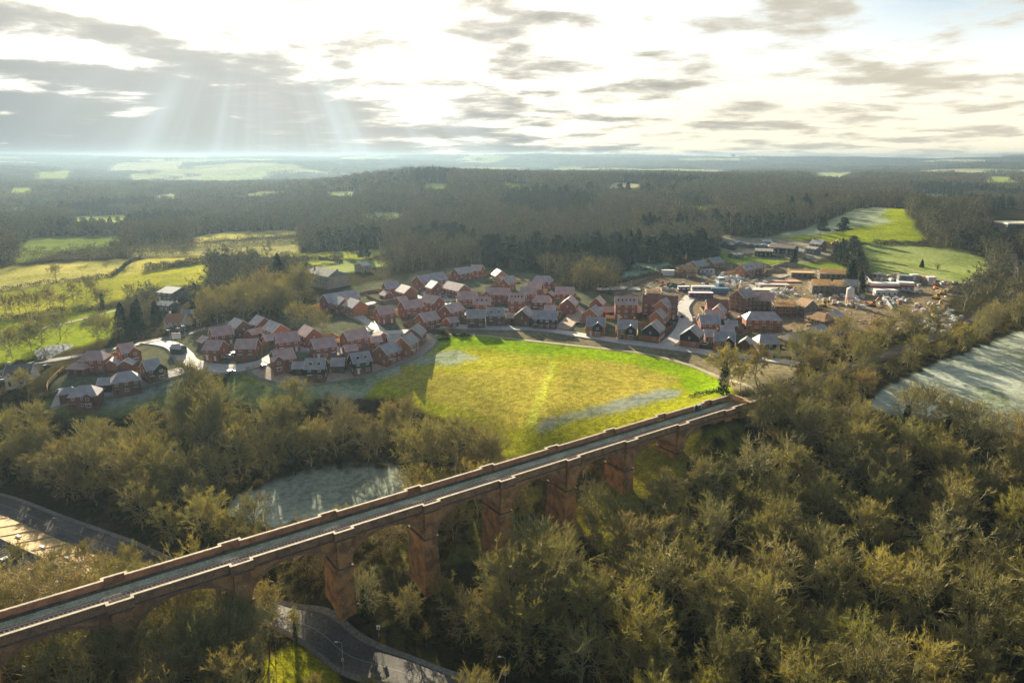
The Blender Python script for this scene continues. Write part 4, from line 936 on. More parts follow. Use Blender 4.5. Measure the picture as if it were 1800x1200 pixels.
cabin('5',330,285,9,-5,white,None,'white container pair by the hedge',3.4,4); cabin('5',745,385,4,10,cyan,white,'tall blue and white stacked cabin',6.5,4)
def silo(x, y, label):
    X, Y, Z = G(*zp('7', x, y)); o = root('cement_silo', (X, Y, Z), 0, label, 'silo')
    m_ = MB(); m_.bar((0, 0, 4), (0, 0, 10), 2.0, n=14); m_.bar((0, 0, 10), (0, 0, 11), 2.0, .5, n=14); m_.bar((0, 0, 2.2), (0, 0, 4), .5, 2.0, n=14); m_.build('tank', white, o)
    for a in (-1.3, 1.3):
        for b in (-1.3, 1.3): MB().bar((a, b, 0), (a, b, 5), .16).build('leg', white, o)
    MB().box(-2, -2, 4.6, 2, 2, 5.0).build('collar', red_p, o)
silo(1610, 655, 'white cement silo on legs in front of the trussed shells')
def digger(z, x, y, rot, m_, label):
    X, Y, Z = G(*zp(z, x, y)); o = root('excavator', (X, Y, Z), R(rot), label, 'excavator', 'diggers on the building site')
    for s in (-1, 1): MB().box(-2, s * 1.2 - .3, 0, 2, s * 1.2 + .3, .8, .85).build('track', black, o)
    MB().box(-1.9, -1.2, .9, 1.5, 1.2, 2.0, .94).build('body', m_, o); MB().box(.2, -1.1, 2.0, 1.4, .1, 3.2, .85).build('cab', glass, o)
    b = MB(); b.bar((1.4, .5, 1.8), (3.9, .5, 4.8), .28, .22); b.bar((3.9, .5, 4.8), (6.2, .5, 2.8), .2, .16); b.build('boom', m_, o)
    MB().box(5.7, -.1, 1.6, 6.6, 1.1, 2.7, .7).build('bucket', dark_m, o)
digger('8',1310,770,20,yel,'yellow excavator, biggest one at the compound edge'); digger('8',1300,620,70,org,'orange yellow excavator above the biggest yellow one'); digger('8',1420,700,-30,yel,'yellow excavator with raised arm beside the spoil heap')
digger('5',300,375,160,org,'orange excavator by the dark green heap'); digger('7',1310,660,35,yel,'yellow telehandler like machine by the grey block house'); digger('8',290,880,10,org,'red and orange machine beside the fence line'); digger('5',1640,45,0,org,'small orange machine near the farm hedge')
# pallets of materials: individual stacks
PAL = []
palm = [white, mat('grey_wrap', (.42, .43, .42), .6), mat('brown_bricks', (.32, .17, .10), .9), mat('blue_wrap', (.30, .42, .50), .6), mat('timber_stack', (.45, .32, .17), .9), mat('pale_blocks', (.50, .48, .44), .8)]
pn = ['white wrapped', 'grey wrapped', 'brown brick', 'pale blue wrapped', 'timber', 'pale block']
pmesh = []
for i in range(6):
    b = MB(); b.box(-.9, -.7, .15, .9, .7, 1.2 + .2 * (i % 3)); b.box(-.95, -.75, 0, .95, .75, .14); b.box(-.5, -.4, 1.2 + .2 * (i % 3), .6, .5, 1.5 + .2 * (i % 3)); pmesh.append(b.mesh('pallet_stack', palm[i]))
areas = [('on the open heap beyond the purple cabins', [(1225,485),(1250,478),(1330,487),(1345,497),(1300,512),(1235,505)], 62), ('beside the scaffolded trussed shell', [(1352,512),(1392,505),(1402,522),(1360,524)], 26),
         ('before the golden trussed shells', [(1432,520),(1520,518),(1525,545),(1470,540)], 36), ('in the yard near the tall scaffolded block', [(1290,505),(1335,492),(1350,500),(1310,520)], 14),
         ('spread under the trees at the compound edge', [(1615,535),(1660,528),(1690,560),(1680,590),(1620,580),(1600,550)], 60), ('in the compound by the white cabin', [(1540,525),(1580,522),(1600,530),(1560,540)], 20), ('near the hedge at the left of the site', [(1130,505),(1200,500),(1215,512),(1140,518)], 16)]
r2 = random.Random(5)
for place, poly, n in areas:
    xs_, ys_ = zip(*poly)
    while n:
        a, b = r2.uniform(min(xs_), max(xs_)), r2.uniform(min(ys_), max(ys_))
        if not inside(np.array([a]), np.array([b]), poly)[0]: continue
        X, Y, Z = G(a, b); k_ = r2.choices(range(6), [4, 3, 2, 2, 2, 3])[0]
        o = link('material_pallet', pmesh[k_], None, (X, Y, Z), r2.uniform(0, 3)); s_ = r2.uniform(.8, 1.7); o.scale = (s_, s_, r2.uniform(.7, 1.3))
        tag(o, f'{pn[k_]} pallet stack {place}', 'pallet', 'material stacks ' + place); n -= 1
def heap(z, x, y, rx, ry, h_, m_, label):
    X, Y, Z = G(*zp(z, x, y)); n, k_ = 26, 7; vs = []; r3 = random.Random(int(x))
    ph = [r3.uniform(0, 6) for _ in range(4)]
    for j in range(k_):
        q = j / (k_ - 1)
        for i in range(n):
            a = 2 * pi * i / n; w_ = 1 + .18 * sin(3 * a + ph[0]) + .1 * sin(5 * a + ph[1]); vs.append((rx * (1 - q) * w_ * cos(a), ry * (1 - q) * w_ * sin(a), h_ * (1 - (1 - q) ** 1.6) * (1 + .15 * sin(4 * a + 5 * q)) - .3 * (j == 0)))
    fs = [(j * n + i, j * n + (i + 1) % n, (j + 1) * n + (i + 1) % n, (j + 1) * n + i) for j in range(k_ - 1) for i in range(n)]
    tag(MB().add(vs, fs).build('spoil_heap', m_, None, (X, Y, Z)), label, 'heap')
soil = mat('brown_spoil', (.26, .18, .10), .95, (.36, .27, .16), .5, fine=(2, .6)); soilg = mat('green_tarpaulin', (.03, .09, .07), .8)
heap('7',740,250,10,5,3,soil,'tan spoil heap beside the red scaffolded house'); heap('5',370,375,7,4,2,soilg,'dark green sheeted heap by the orange excavator'); heap('7',230,345,10,5,2.2,mat('white_sheeting',(.6,.57,.5),.8),'pale sheeted heap with a red patch in the yard')
heap('5',1270,215,12,5,3,soil,'dark brown earth bank below the farm'); heap('5',1080,220,9,5,2.4,soil,'second tan earth bank behind the scaffolded house'); heap('8',1500,650,9,6,2.5,soil,'spoil heap beside the yellow excavators')
# ------------------------------------------------------------------ farm, mansion and outlying buildings
H('5',1150,45,1350,60,'B',rm=mat('brown_sheet_roof',(.22,.17,.14),.8),wm_=board_k,label='long farm barn with brown sheet roof',D=14,RZ=6.5,E=4.5,name='farm_barn',cat='barn',doors=0)
H('5',1025,76,1165,82,'B',rm=mat('cream_sheet_roof',(.50,.46,.36),.7),wm_=board_k,label='cream roofed open fronted farm barn left of the brown one',D=12,RZ=5.5,E=4,name='farm_barn',cat='barn',doors=0)
H('5',1440,62,1525,72,'S',rm=tile_w,wm_=board_g,label='pale roofed farm shed right of the brown barn',RZ=5.5,E=4,name='farm_shed',cat='shed')
H('5',1480,10,1570,20,'S',rm=tile_g,wm_=brick_d,label='grey roofed farmhouse among the trees behind the sheds',chim=1,name='farmhouse',cat='house')
H('5',835,112,905,108,'S',rm=tile_w,wm_=board_g,label='white roofed low shed at the left of the farmyard',RZ=4,E=3,name='farm_shed',cat='shed')
H('5',1085,15,1150,18,'S',rm=cyan,wm_=board_g,label='bright blue roofed farm shed',RZ=5,E=3.8,name='farm_shed',cat='shed')
for i in range(9):
    H('0',1262 + i * 15 + rnd.uniform(-2, 2), 425 + i * .9 + rnd.uniform(-3, 5), 1273 + i * 15, 426 + i * .9 + rnd.uniform(-3, 5), 'G', rm=[tile_w, tile_g, slate][i % 3], wm_=board_g, label='pale low stable block behind the farm barns', name='stable_block', cat='stable', RZ=3.6, E=2.6, L=8, group='stables behind the farm barns')
def mansion():
    o = H('3',30,112,240,152,'B',rm=board_g,wm_=render_c,label='long cream stone mansion with chimneys standing on the lawn',D=16,RZ=11,E=8,hip=.5,chim=2,name='mansion',cat='mansion',doors=1)
mansion()
H('3',480,72,560,60,'B',rm=tile_g,wm_=render_c,label='low grey roofed wing right of the mansion, half hidden by trees',D=10,RZ=7,E=5,name='mansion_wing',cat='house')
H('1',878,310,958,316,'B',rm=mat('bright_sheet_roof',(.75,.73,.68),.35),wm_=board_g,label='white roofed barn shining in the sun beside the left field',D=17,RZ=7.5,E=5.2,name='farm_barn',cat='barn',doors=0)
H('1',845,385,915,392,'S',rm=tile_g,wm_=board_g,label='grey sheds in front of the shining white barn',RZ=5,E=3.4,name='farm_shed',cat='shed')
H('1',885,455,980,457,'S',rm=mat('terracotta_roof',(.42,.20,.11),.8),wm_=render_w,label='cottage with terracotta roof behind the dark hedge',D=9,chim=1)
H('1',960,432,1020,430,'G',rm=slate,wm_=board_g,label='small blue grey shed beside the terracotta cottage',name='garden_shed',cat='shed')
X, Y, Z = G(1810, 408); o = root('warehouse', (X, Y, Z), R(-8), 'white flat roofed warehouse at the right edge beyond the woods', 'warehouse')
MB().box(-26, -12, -2, 26, 12, 8).build('wall', board_g, o); MB().box(-27, -14, 8, 27, 13, 9.2).build('flat_roof', mat('cream_roof_edge', (.72, .66, .50), .6), o); MB().box(-24, -12.1, 1, -10, -11.95, 6).build('loading_door', glass, o)
far = [(88,412,9),(100,408,10),(114,412,9),(127,407,11),(140,411,9),(152,406,10),(168,409,12),(184,411,9),(198,407,10),(212,409,9),(30,400,9),(45,404,9),(62,398,10),(70,408,9),(245,383,10),(258,378,9),(268,386,9),(258,406,9),(275,402,10),(288,406,9),(595,398,9),(612,394,12),(628,398,10),(640,392,8),(752,378,9),(1020,322,10),(1035,326,9),(1170,356,10),(1185,362,9),(1365,365,9),(1430,372,12),(1445,368,9),(1420,355,9),(545,318,10),(325,360,9),(330,372,9),(710,385,9),(825,378,10),(968,322,9),(1610,335,10),(1622,338,9)]
side = lambda a: ['left edge', 'left valley', 'middle distance', 'right of centre', 'right hills'][min(4, int(a / 360))]
for i, (a, b, L_) in enumerate(far):
    X, Y, Z = G(a, b); d_ = math.hypot(X, Y); o = root('distant_house', (X, Y, Z), rnd.uniform(-.5, .5), f'{["white roofed","grey roofed","pale walled","red roofed"][i%4]} distant house, {side(a)}, {"by the pale field" if a<230 else "among the far trees"}', 'house', 'distant houses, ' + side(a))
    s_ = L_ * (1.3 if d_ > 900 else 1)
    P = [(-s_ / 3, -2), (s_ / 3, -2), (s_ / 3, 3.4), (0, 6), (-s_ / 3, 3.4)]
    MB().add([(-s_ / 2, y, z) for y, z in P] + [(s_ / 2, y, z) for y, z in P], [(4, 3, 2, 1, 0), (5, 6, 7, 8, 9)] + [(k_, (k_ + 1) % 5, 5 + (k_ + 1) % 5, 5 + k_) for k_ in range(5)]).build('wall', [render_w, brick_d, render_w, render_c][i % 4], o)
    gable_roof(MB(), -s_ / 2 - .2, s_ / 2 + .2, s_ / 1.5, 3.4, 6.1).build('roof', [tile_w, tile_g, tile_w, tile_r][i % 4], o)
X, Y = at_z(1287, 287, 95); s_ = math.hypot(X, Y); X, Y = X * 7600 / s_, Y * 7600 / s_; Z = th(X, Y)
o = root('water_tower', (X, Y, Z), 0, 'tiny square water tower on the horizon ridge', 'tower'); MB().box(-18, -18, 22, 18, 18, 46).build('tank', board_g, o)
for a in (-14, 14):
    for b in (-14, 14): MB().box(a - 2.5, b - 2.5, -5, a + 2.5, b + 2.5, 22).build('leg', board_g, o)
# depot at the lower left
corr = mat('grey_corrugated_sheet', (0.10, 0.105, 0.11), .7, (.18, .18, .18), .3, fine=(2, .5)); tanr = mat('tan_sheet_roof', (.42, .27, .11), .8, (.50, .35, .16), .2, fine=(3, .5))
c, rz, Lr, gz = place_ridge('0', -70, 905, 190, 1022, 8.5); gz = 1.0; DEP = (c[0], c[1], rz, Lr / 2 + 4, 13)
o = root('depot_warehouse', (c[0], c[1], gz), rz, 'long depot with grey corrugated near roof and tan far roof beside the valley road', 'warehouse')
DD = 19.0; MB().add([(x, y, z) for x in (-Lr / 2, Lr / 2) for y, z in ((-DD / 2, -2), (DD / 2, -2), (DD / 2, 5.6), (0, 8.4), (-DD / 2, 5.6))], [(4, 3, 2, 1, 0), (5, 6, 7, 8, 9)] + [(k_, (k_ + 1) % 5, 5 + (k_ + 1) % 5, 5 + k_) for k_ in range(5)]).build('wall', brick_d, o)
sl = 2.8 / (DD / 2)
for nm, s_, m_ in (('corrugated_roof_slope', -1, corr), ('tan_roof_slope', 1, tanr)):
    r_ = MB(); n = int(Lr / 1.1) if s_ < 0 else 1
    for i in range(n):
        a, b = -Lr / 2 + Lr * i / n, -Lr / 2 + Lr * (i + (.55 if s_ < 0 else 1)) / n
        for (a_, b_, h_) in ((a, b, .16),) + (((b, -Lr / 2 + Lr * (i + 1) / n, .02),) if s_ < 0 else ()):
            P = [(0, 8.5), (s_ * (DD / 2 + .5), 8.5 - sl * (DD / 2 + .5)), (s_ * (DD / 2 + .5), 8.5 - sl * (DD / 2 + .5) + h_), (0, 8.5 + h_)]
            r_.add([(x, y, z) for x in (a_, b_) for y, z in P], [(0, 1, 2, 3), (7, 6, 5, 4)] + [(k_, 4 + k_, 4 + (k_ + 1) % 4, (k_ + 1) % 4) for k_ in range(4)])
    r_.build(nm, m_, o)
r_ = MB(); r_.box(-Lr / 2, -.2, 8.5, Lr / 2, .2, 8.9); r_.build('ridge_capping', stone, o)
for i in range(9):
    x = -Lr / 2 + Lr * (i + .5) / 9; r_ = MB(); r_.bar((x, .2, 8.75), (x, DD / 2 + .5, 8.75 - sl * (DD / 2)), .16); r_.build('roof_upstand', stone, o)
for i in range(6):
    x = -Lr / 2 + Lr * (i + .6) / 6; MB().box(x, -5, 7.5, x + 1.2, -3.4, 7.95).build('roof_light', white, o); MB().box(x + 3, 3.2, 7.8, x + 5, 3.9, 8.3).build('roof_vent', white, o)
# ------------------------------------------------------------------ garden fences and walls
def fence(name, z, pts, h_, m_, label, cat, th_=.12):
    P = resample([G(*zp(z, *p))[:2] for p in pts], 2.0); N = normals2(P) * th_ / 2; Z = TH(P[:, 0], P[:, 1]); mb = MB(); n = len(P)
    vs = []
    for i in range(n):
        for s_ in (-1, 1): vs += [(P[i, 0] + s_ * N[i, 0], P[i, 1] + s_ * N[i, 1], Z[i] - .3), (P[i, 0] + s_ * N[i, 0], P[i, 1] + s_ * N[i, 1], Z[i] + h_)]
    fs = [(0, 1, 3, 2), (4 * n - 4, 4 * n - 2, 4 * n - 1, 4 * n - 3)]
    for i in range(n - 1):
        a, b = 4 * i, 4 * i + 4; fs += [(a, b, b + 1, a + 1), (a + 2, a + 3, b + 3, b + 2), (a + 1, b + 1, b + 3, a + 3)]
    tag(mb.add(vs, fs).build(name, m_), label, cat)
fence('garden_fence','3',[(495,415),(560,400),(640,385),(700,372)],1.8,wood_f,'timber fence behind the upper village gardens','fence')
fence('garden_fence','3',[(560,430),(640,470),(720,500),(790,505)],1.8,wood_f,'timber fence running down to the corner semi','fence')
fence('garden_wall','3',[(1110,715),(1180,745),(1300,745),(1400,740)],1.6,brick_h,'low red brick wall beside the meadow road','wall')
fence('garden_wall','2',[(1030,555),(1060,590),(1130,605),(1200,600)],1.8,brick_h,'curved red brick garden wall at the street corner','wall')
fence('garden_wall','4',[(845,470),(890,460),(925,430)],1.8,brick_h,'brick wall beside the paved turning','wall')
fence('garden_wall','4',[(1610,640),(1670,600),(1725,560)],1.8,brick_h,'brick wall beside the rightmost black cottage','wall')
fence('garden_fence','4',[(1190,490),(1300,500),(1400,490)],1.8,wood_y,'new yellow fence in front of the french door terrace','fence')
fence('garden_fence','4',[(1440,540),(1500,545),(1540,535)],1.8,wood_y,'new yellow fence behind the middle cottage','fence')
fence('garden_fence','6',[(470,600),(480,545),(540,480),(630,400)],1.8,wood_y,'pale fence curving round the left end of the village','fence')
fence('garden_fence','6',[(930,440),(935,420),(1060,390)],1.8,wood_f,'timber fence behind the black car port','fence')
fence('garden_fence','5',[(885,740),(930,745),(1000,745)],1.8,wood_f,'timber fence behind the lone pale garage','fence')
fence('garden_fence','5',[(925,735),(945,665),(950,640)],1.8,wood_f,'timber fence at the left of the hipped terrace','fence')
fence('garden_fence','2',[(950,440),(1010,400),(1030,345)],1.8,wood_f,'timber fence between the two halves of the centre cluster','fence')
fence('garden_fence','2',[(820,330),(740,325),(700,345)],1.8,wood_f,'timber fence behind the square red semi','fence')
fence('garden_fence','3',[(1140,575),(1180,560),(1330,560)],1.8,wood_f,'timber fence between the plum roofed semis','fence')
fence('site_fence','0',[(1520,487),(1545,515),(1568,545)],2.0,grey_m,'grey panel fence at the compound entrance','fence')
fence('site_fence','0',[(1085,520),(1130,495),(1200,475),(1240,462)],1.6,wood_f,'brown boundary fence along the left of the building site','fence')
# back gardens: a timber fence on three sides of each plot
k_ = 0
for o_h in [q for q in col.objects if q.name.split('.')[0] == 'brick_house' and q.location.y < 560]:
    hx, hy, hr, hrz, hL, hD, hgz = next(a for a in ALLH if abs(a[0] - o_h.location.x) < .01 and abs(a[1] - o_h.location.y) < .01)
    L2, d0_, d1_ = hL / 2 + .8, hD / 2 - 1, hD / 2 + 9; W = lambda a, b: (hx + cos(hrz) * a - sin(hrz) * b, hy + sin(hrz) * a + cos(hrz) * b)
    cx_, cy_ = W(0, hD / 2 + 6)
    if any((cx_ - a[0]) ** 2 + (cy_ - a[1]) ** 2 < (a[2] + 1.5) ** 2 for a in ALLH if a[0] != hx): d1_ = hD / 2 + 4.5
    cx_, cy_ = W(0, d1_)
    if any((cx_ - a[0]) ** 2 + (cy_ - a[1]) ** 2 < (a[2] - 1) ** 2 for a in ALLH if a[0] != hx) or any((((P_ - [cx_, cy_]) ** 2).sum(1) < (w_ / 2 + 2) ** 2).any() for P_, w_ in VROAD): continue
    pts = [W(-L2, d0_), W(-L2, d1_), W(L2, d1_), W(L2, d0_)]; mb = MB()
    for (ax, ay), (bx_, by_) in zip(pts[:-1], pts[1:]):
        nseg = 4
        for i in range(nseg):
            p0 = (ax + (bx_ - ax) * i / nseg, ay + (by_ - ay) * i / nseg); p1 = (ax + (bx_ - ax) * (i + 1) / nseg, ay + (by_ - ay) * (i + 1) / nseg); z0, z1 = th(*p0), th(*p1)
            nx_, ny_ = -(p1[1] - p0[1]), p1[0] - p0[0]; q = math.hypot(nx_, ny_); nx_, ny_ = nx_ / q * .06, ny_ / q * .06
            mb.add([(p0[0] - nx_, p0[1] - ny_, z0 - .4), (p1[0] - nx_, p1[1] - ny_, z1 - .4), (p1[0] + nx_, p1[1] + ny_, z1 - .4), (p0[0] + nx_, p0[1] + ny_, z0 - .4), (p0[0] - nx_, p0[1] - ny_, z0 + 1.8), (p1[0] - nx_, p1[1] - ny_, z1 + 1.8), (p1[0] + nx_, p1[1] + ny_, z1 + 1.8), (p0[0] + nx_, p0[1] + ny_, z0 + 1.8)],
                   [(0, 3, 2, 1), (4, 5, 6, 7), (0, 1, 5, 4), (1, 2, 6, 5), (2, 3, 7, 6), (3, 0, 4, 7)])
    lab = 'back garden fence of the ' + o_h['label']; lab = ' '.join(lab.split()[:16]).rstrip(',')
    tag(mb.build('garden_fence', wood_f if k_ % 4 else wood_y), lab, 'fence', 'back garden fences'); k_ += 1
# roadside parapet wall of the valley road
P = np.array(mainP)
# ------------------------------------------------------------------ cars
def car_proto(m_, nm, van=False):
    o = root('parked_van' if van else 'parked_car', (0, 0, -500), 0, nm, 'van' if van else 'car')
    L, W = (5.2, 2.0) if van else (4.3, 1.8); hb = 1.1 if van else .85
    b = MB(); P = [(-L / 2, .3), (L / 2, .3), (L / 2, .75), (L / 2 - .25, hb), (-L / 2 + .15, hb), (-L / 2, .8)]; b.prism(P, -W / 2, W / 2)
    ht = 2.1 if van else 1.45; f0, f1 = (-L / 2 + .05, L / 2 - 1.5) if van else (-L / 2 + .5, L / 2 - 1.2)
    if van: P = [(f0, hb), (f1 + .4, hb), (f1 - .1, ht), (f0 + .05, ht)]
    else: P = [(f0 - .1, hb + .01), (f1 + .3, hb + .01), (f1 - .35, ht), (f0 + .35, ht)]
    b.build('body', m_, o)
    MB().prism(P, -W / 2 + .12, W / 2 - .12).build('cabin_glass' if not van else 'cargo_body', glass if not van else m_, o)
    MB().box(f0 + (.35 if not van else .1), -W / 2 + .14, ht, f1 - .35, W / 2 - .14, ht + .05).build('roof_panel', m_, o)
    if van: MB().prism([(f1 + .41, hb + .02), (f1 + .45, hb + .1), (f1 - .02, ht - .12), (f1 - .06, ht - .12)], -W / 2 + .2, W / 2 - .2).build('windscreen', glass, o)
    for x in (-L / 2 + .85, L / 2 - .85):
        for y in (-W / 2 + .1, W / 2 - .1): MB().bar((x, y - .11, .33), (x, y + .11, .33), .33, n=10).build('wheel', black, o)
    return o
CC = {'w': ('white', mat('car_white', (.75, .75, .74), .3)), 'k': ('black', mat('car_black', (.02, .022, .025), .3)), 's': ('silver', mat('car_silver', (.42, .43, .45), .3, metal=.4)), 'r': ('red', mat('car_red', (.38, .02, .02), .3)), 'b': ('blue', mat('car_blue', (.04, .08, .22), .3)), 'g': ('grey', mat('car_grey', (.12, .125, .13), .3, metal=.3))}
PC = {}
def car(z, x, y, cl, rot, where, van=False):
    X, Y, Z = G(*zp(z, x, y)); n, m_ = CC[cl]; key = (cl, van)
    lab = f'{n} {"van" if van else "car"} {where}'
    if key not in PC: PC[key] = car_proto(m_, lab, van); o = PC[key]; o['label'] = lab; o.location = (X, Y, Z + .1); o.rotation_euler = (0, 0, R(rot))
    else: o = copy_tree(PC[key], (X, Y, Z + .1), R(rot), lab)
    o['group'] = 'parked vehicles in the village'
    return o
car('2',685,490,'w',35,'parked right of the red corner house'); car('2',733,470,'s',35,'half hidden behind the white one by the square semi'); car('2',955,568,'g',95,'by the roundel of grass at the paved corner'); car('2',700,612,'s',60,'in the lay by in front of the oaks')
car('2',1530,580,'w',80,'inside the car port, left one'); car('2',1575,585,'r',80,'inside the car port, right one'); car('6',612,618,'g',10,'at the hipped garage far left'); car('6',1070,530,'s',10,'under the black car port'); car('6',1605,478,'k',15,'on the road below the black gabled house')
car('4',942,445,'k',50,'beside the wall at the paved turning'); car('4',978,545,'k',10,'beside the leftmost cottage of three'); car('4',1500,482,'k',90,'outside the deep red block'); car('4',1715,545,'k',-30,'on the corner by the brick wall'); car('5',452,620,'g',60,'on the side street beside the site')
car('5',628,838,'w',60,'on the drive of the orange cottage'); car('5',1165,920,'w',10,'parked left, near the dark front house',True); car('5',1185,938,'k',15,'between the two white vans'); car('5',1278,928,'w',10,'parked right, nearest the trees',True)
for i, (x, y, c_) in enumerate([(1345,432,'w'),(1380,440,'s'),(1410,455,'w'),(1440,445,'g'),(1350,455,'s')]): car('3', x, y, c_, 70, ['first', 'second', 'fourth', 'fifth', 'third'][i] + ' from the left in the small flats car park')
for i, (x, y, c_) in enumerate([(2,495,'g'),(20,520,'s')]): car('6', x + 12, y, c_, 0, ['by the white cottages, upper', 'by the white cottages, lower'][i])
car('6',455,375,'g',80,'dark, beside the white cottage row'); car('0',170,680,'r',10,'by the grey hipped garage') if False else None
rows = [(150,392,'w'),(235,388,'s'),(320,412,'k'),(330,400,'w'),(400,400,'w'),(480,415,'w'),(570,432,'s'),(215,432,'g'),(190,462,'w'),(380,458,'s'),(455,480,'s'),(590,490,'w'),(530,495,'g'),(1290,505,'k'),(1330,510,'g'),(1440,515,'w'),(1400,540,'w'),(1560,540,'g'),(1600,545,'k'),(960,515,'w'),(1035,565,'w'),(1330,555,'s'),(880,690,'g'),(1040,700,'s'),(1060,660,'w'),(960,680,'s'),(700,800,'w'),(430,860,'w'),(660,770,'s'),(690,510,'g')]
for i, (x, y, c_) in enumerate(rows):
    rw = 'in the back row of the site car park' if y < 425 and x < 700 else 'in the second row of the site car park' if x < 700 and y < 520 else 'at the right end of the site car park' if x > 1200 else 'on the dirt between the site cabins'
    o = car('8', x, y, c_, 80 + rnd.uniform(-8, 8), f'{rw}, {["leftmost","left","middle","right","rightmost"][min(4, int(x % 700 / 140))]} part', van=(i % 7 == 4)); o['group'] = 'vehicles in the site car park'
# ------------------------------------------------------------------ street furniture
def lamp(px, py, h_, label, rot=0, sign=False):
    X, Y, Z = G(px, py); o = root('street_lamp', (X, Y, Z), R(rot), label, 'street lamp', 'street lamps')
    MB().bar((0, 0, -.3), (0, 0, h_), .09, .06, 8).build('pole', lamp_m, o); MB().bar((0, 0, h_), (-.9, 0, h_ + .15), .05).build('arm', lamp_m, o); MB().box(-1.5, -.16, h_ + .08, -.8, .16, h_ + .22, .8).build('lamp_head', white, o)
    if sign: MB().box(-.3, -.14, h_ * .38, .3, -.08, h_ * .38 + .75).build('sign_plate', white, o); MB().box(-.14, -.17, h_ * .38 + .25, .14, -.145, h_ * .38 + .5).build('sign_symbol', cyan, o)
lamp(107,940,5.5,'street lamp on the valley road beside the depot'); lamp(604,1180,7.5,'street lamp with a square sign, nearest on the valley road',0,True); lamp(486,1066,7,'street lamp under the viaduct by the ivy tree'); lamp(888,1205,7,'street lamp at the lower end of the valley road',0,True)
for i, (x, y) in enumerate([(227,365),(305,350),(342,330),(436,255),(450,262),(603,262),(662,245),(470,285)]): lamp(*zp('2', x, y), 6, ['street lamp left of the sign board at the entrance','street lamp just right of the sign board','street lamp third along the entrance verge','street lamp by the dark hedge end','street lamp beside the one at the hedge end','street lamp behind the long plum roof','tall street lamp behind the plum roof, right one','short street lamp on the old road verge'][i])
for i, (x, y) in enumerate([(434,530),(1160,625),(375,545),(740,620)]): lamp(*zp('4', x, y), 6, 'street lamp on the meadow road by the ' + ['plum garage','leftmost cottage','dormered house','wide black house'][i])
for i, (x, y) in enumerate([(430,240),(710,290)]): lamp(*zp('6', x, y), 6, 'street lamp on the old road ' + ['above the pond','right of the pond'][i])
X, Y, Z = G(666, 1118); o = root('road_sign', (X, Y, Z), 0, 'white square road sign on a post beside the valley road', 'road sign'); MB().bar((0, 0, -.2), (0, 0, 2.6), .05).build('post', lamp_m, o); MB().box(-.42, -.08, 1.9, .42, -.04, 2.9).build('plate', white, o); MB().box(-.16, -.10, 2.2, .16, -.08, 2.6).build('symbol', dark_m, o)
X, Y, Z = G(*zp('2', 275, 365)); o = root('sign_board', (X, Y, Z), 0, 'pale sales board on two posts at the village entrance', 'sign'); MB().box(-2.2, -.06, 1.6, 2.2, .06, 4.6).build('board', mat('pale_board', (.6, .62, .6), .6), o)
for a in (-1.8, 1.8): MB().bar((a, 0.1, -.2), (a, 0.1, 4.6), .1).build('post', lamp_m, o)
X, Y, Z = G(*zp('2', 290, 455)); o = root('site_hut', (X, Y, Z), R(-20), 'dark green hut with a white pediment at the village entrance', 'hut'); MB().box(-3, -2, 0, 3, 2, 2.8).build('wall', soilg, o); gable_roof(MB(), -3.2, 3.2, 4, 2.8, 4).build('roof', tile_g, o)
def on_deck(name, s, y, parts, label, cat):
    p = wpt(s, y); o = root(name, (*p, 30 + RISE * s - 1.55), vrot, label, cat)
    for n_, m_, b_ in parts: MB().box(*b_).build(n_, m_, o)
s8 = KX(K1) - SPC * .28
on_deck('signal_cabinet', s8, 3.0, [('case', soilg, (-.7, -.5, 0, .7, .5, 1.9)), ('lid', grey_m, (-.8, -.6, 1.9, .8, .6, 2.02))], 'green trackside cabinet against the far parapet', 'cabinet')
on_deck('signal_post', s8 - 1.8, 3.2, [('post', lamp_m, (-.1, -.1, 0, .1, .1, 1.9)), ('plate', white, (-.3, -.14, 1.4, .3, -.1, 1.9))], 'short white post left of the green cabinet', 'post')
on_deck('signal_post', s8 + 1.9, 3.3, [('post', lamp_m, (-.1, -.1, 0, .1, .1, 2.0)), ('plate', white, (-.3, -.14, 1.5, .3, -.1, 2.0))], 'short white post right of the green cabinet', 'post')
on_deck('marker_box', KX(K1) + 12, 0.6, [('case', red_p, (-.5, -.4, 0, .5, .4, 1)), ('lid', dark_m, (-.55, -.45, 1, .55, .45, 1.1))], 'small red box beside the track at the viaduct end', 'box')
# ------------------------------------------------------------------ trees
def tris_from(base, tip, w, rs):
    """thin pointed blades from base to tip (n,3); width w"""
    n = len(base); d = tip - base; L = np.linalg.norm(d, axis=1, keepdims=True) + 1e-6; d = d / L
    r_ = rs.normal(size=(n, 3)); s = np.cross(d, r_); s /= np.linalg.norm(s, axis=1, keepdims=True) + 1e-6
    w = np.broadcast_to(np.asarray(w), (n,))[:, None]
    V = np.empty((n * 3, 3)); V[0::3] = base - s * w / 2; V[1::3] = base + s * w / 2; V[2::3] = tip
    return V, np.arange(n * 3).reshape(-1, 3)
def prisms(a, b, r0, r1):
    """4 sided tapering sticks"""
    n = len(a); d = b - a; d = d / (np.linalg.norm(d, axis=1, keepdims=True) + 1e-6)
    u = np.cross(d, np.where(np.abs(d[:, 2:3]) < .9, [[0, 0, 1.]], [[1., 0, 0]])); u /= np.linalg.norm(u, axis=1, keepdims=True) + 1e-6; v = np.cross(d, u)
    V = np.empty((n, 8, 3))
    for i in range(4):
        q = u * cos(pi / 2 * i) + v * sin(pi / 2 * i)
        V[:, i] = a + q * r0[:, None]; V[:, 4 + i] = b + q * r1[:, None]
    base = (np.arange(n) * 8)[:, None]
    F = np.concatenate([base + [i, (i + 1) % 4, 4 + (i + 1) % 4, 4 + i] for i in range(4)])
    return V.reshape(-1, 3), F
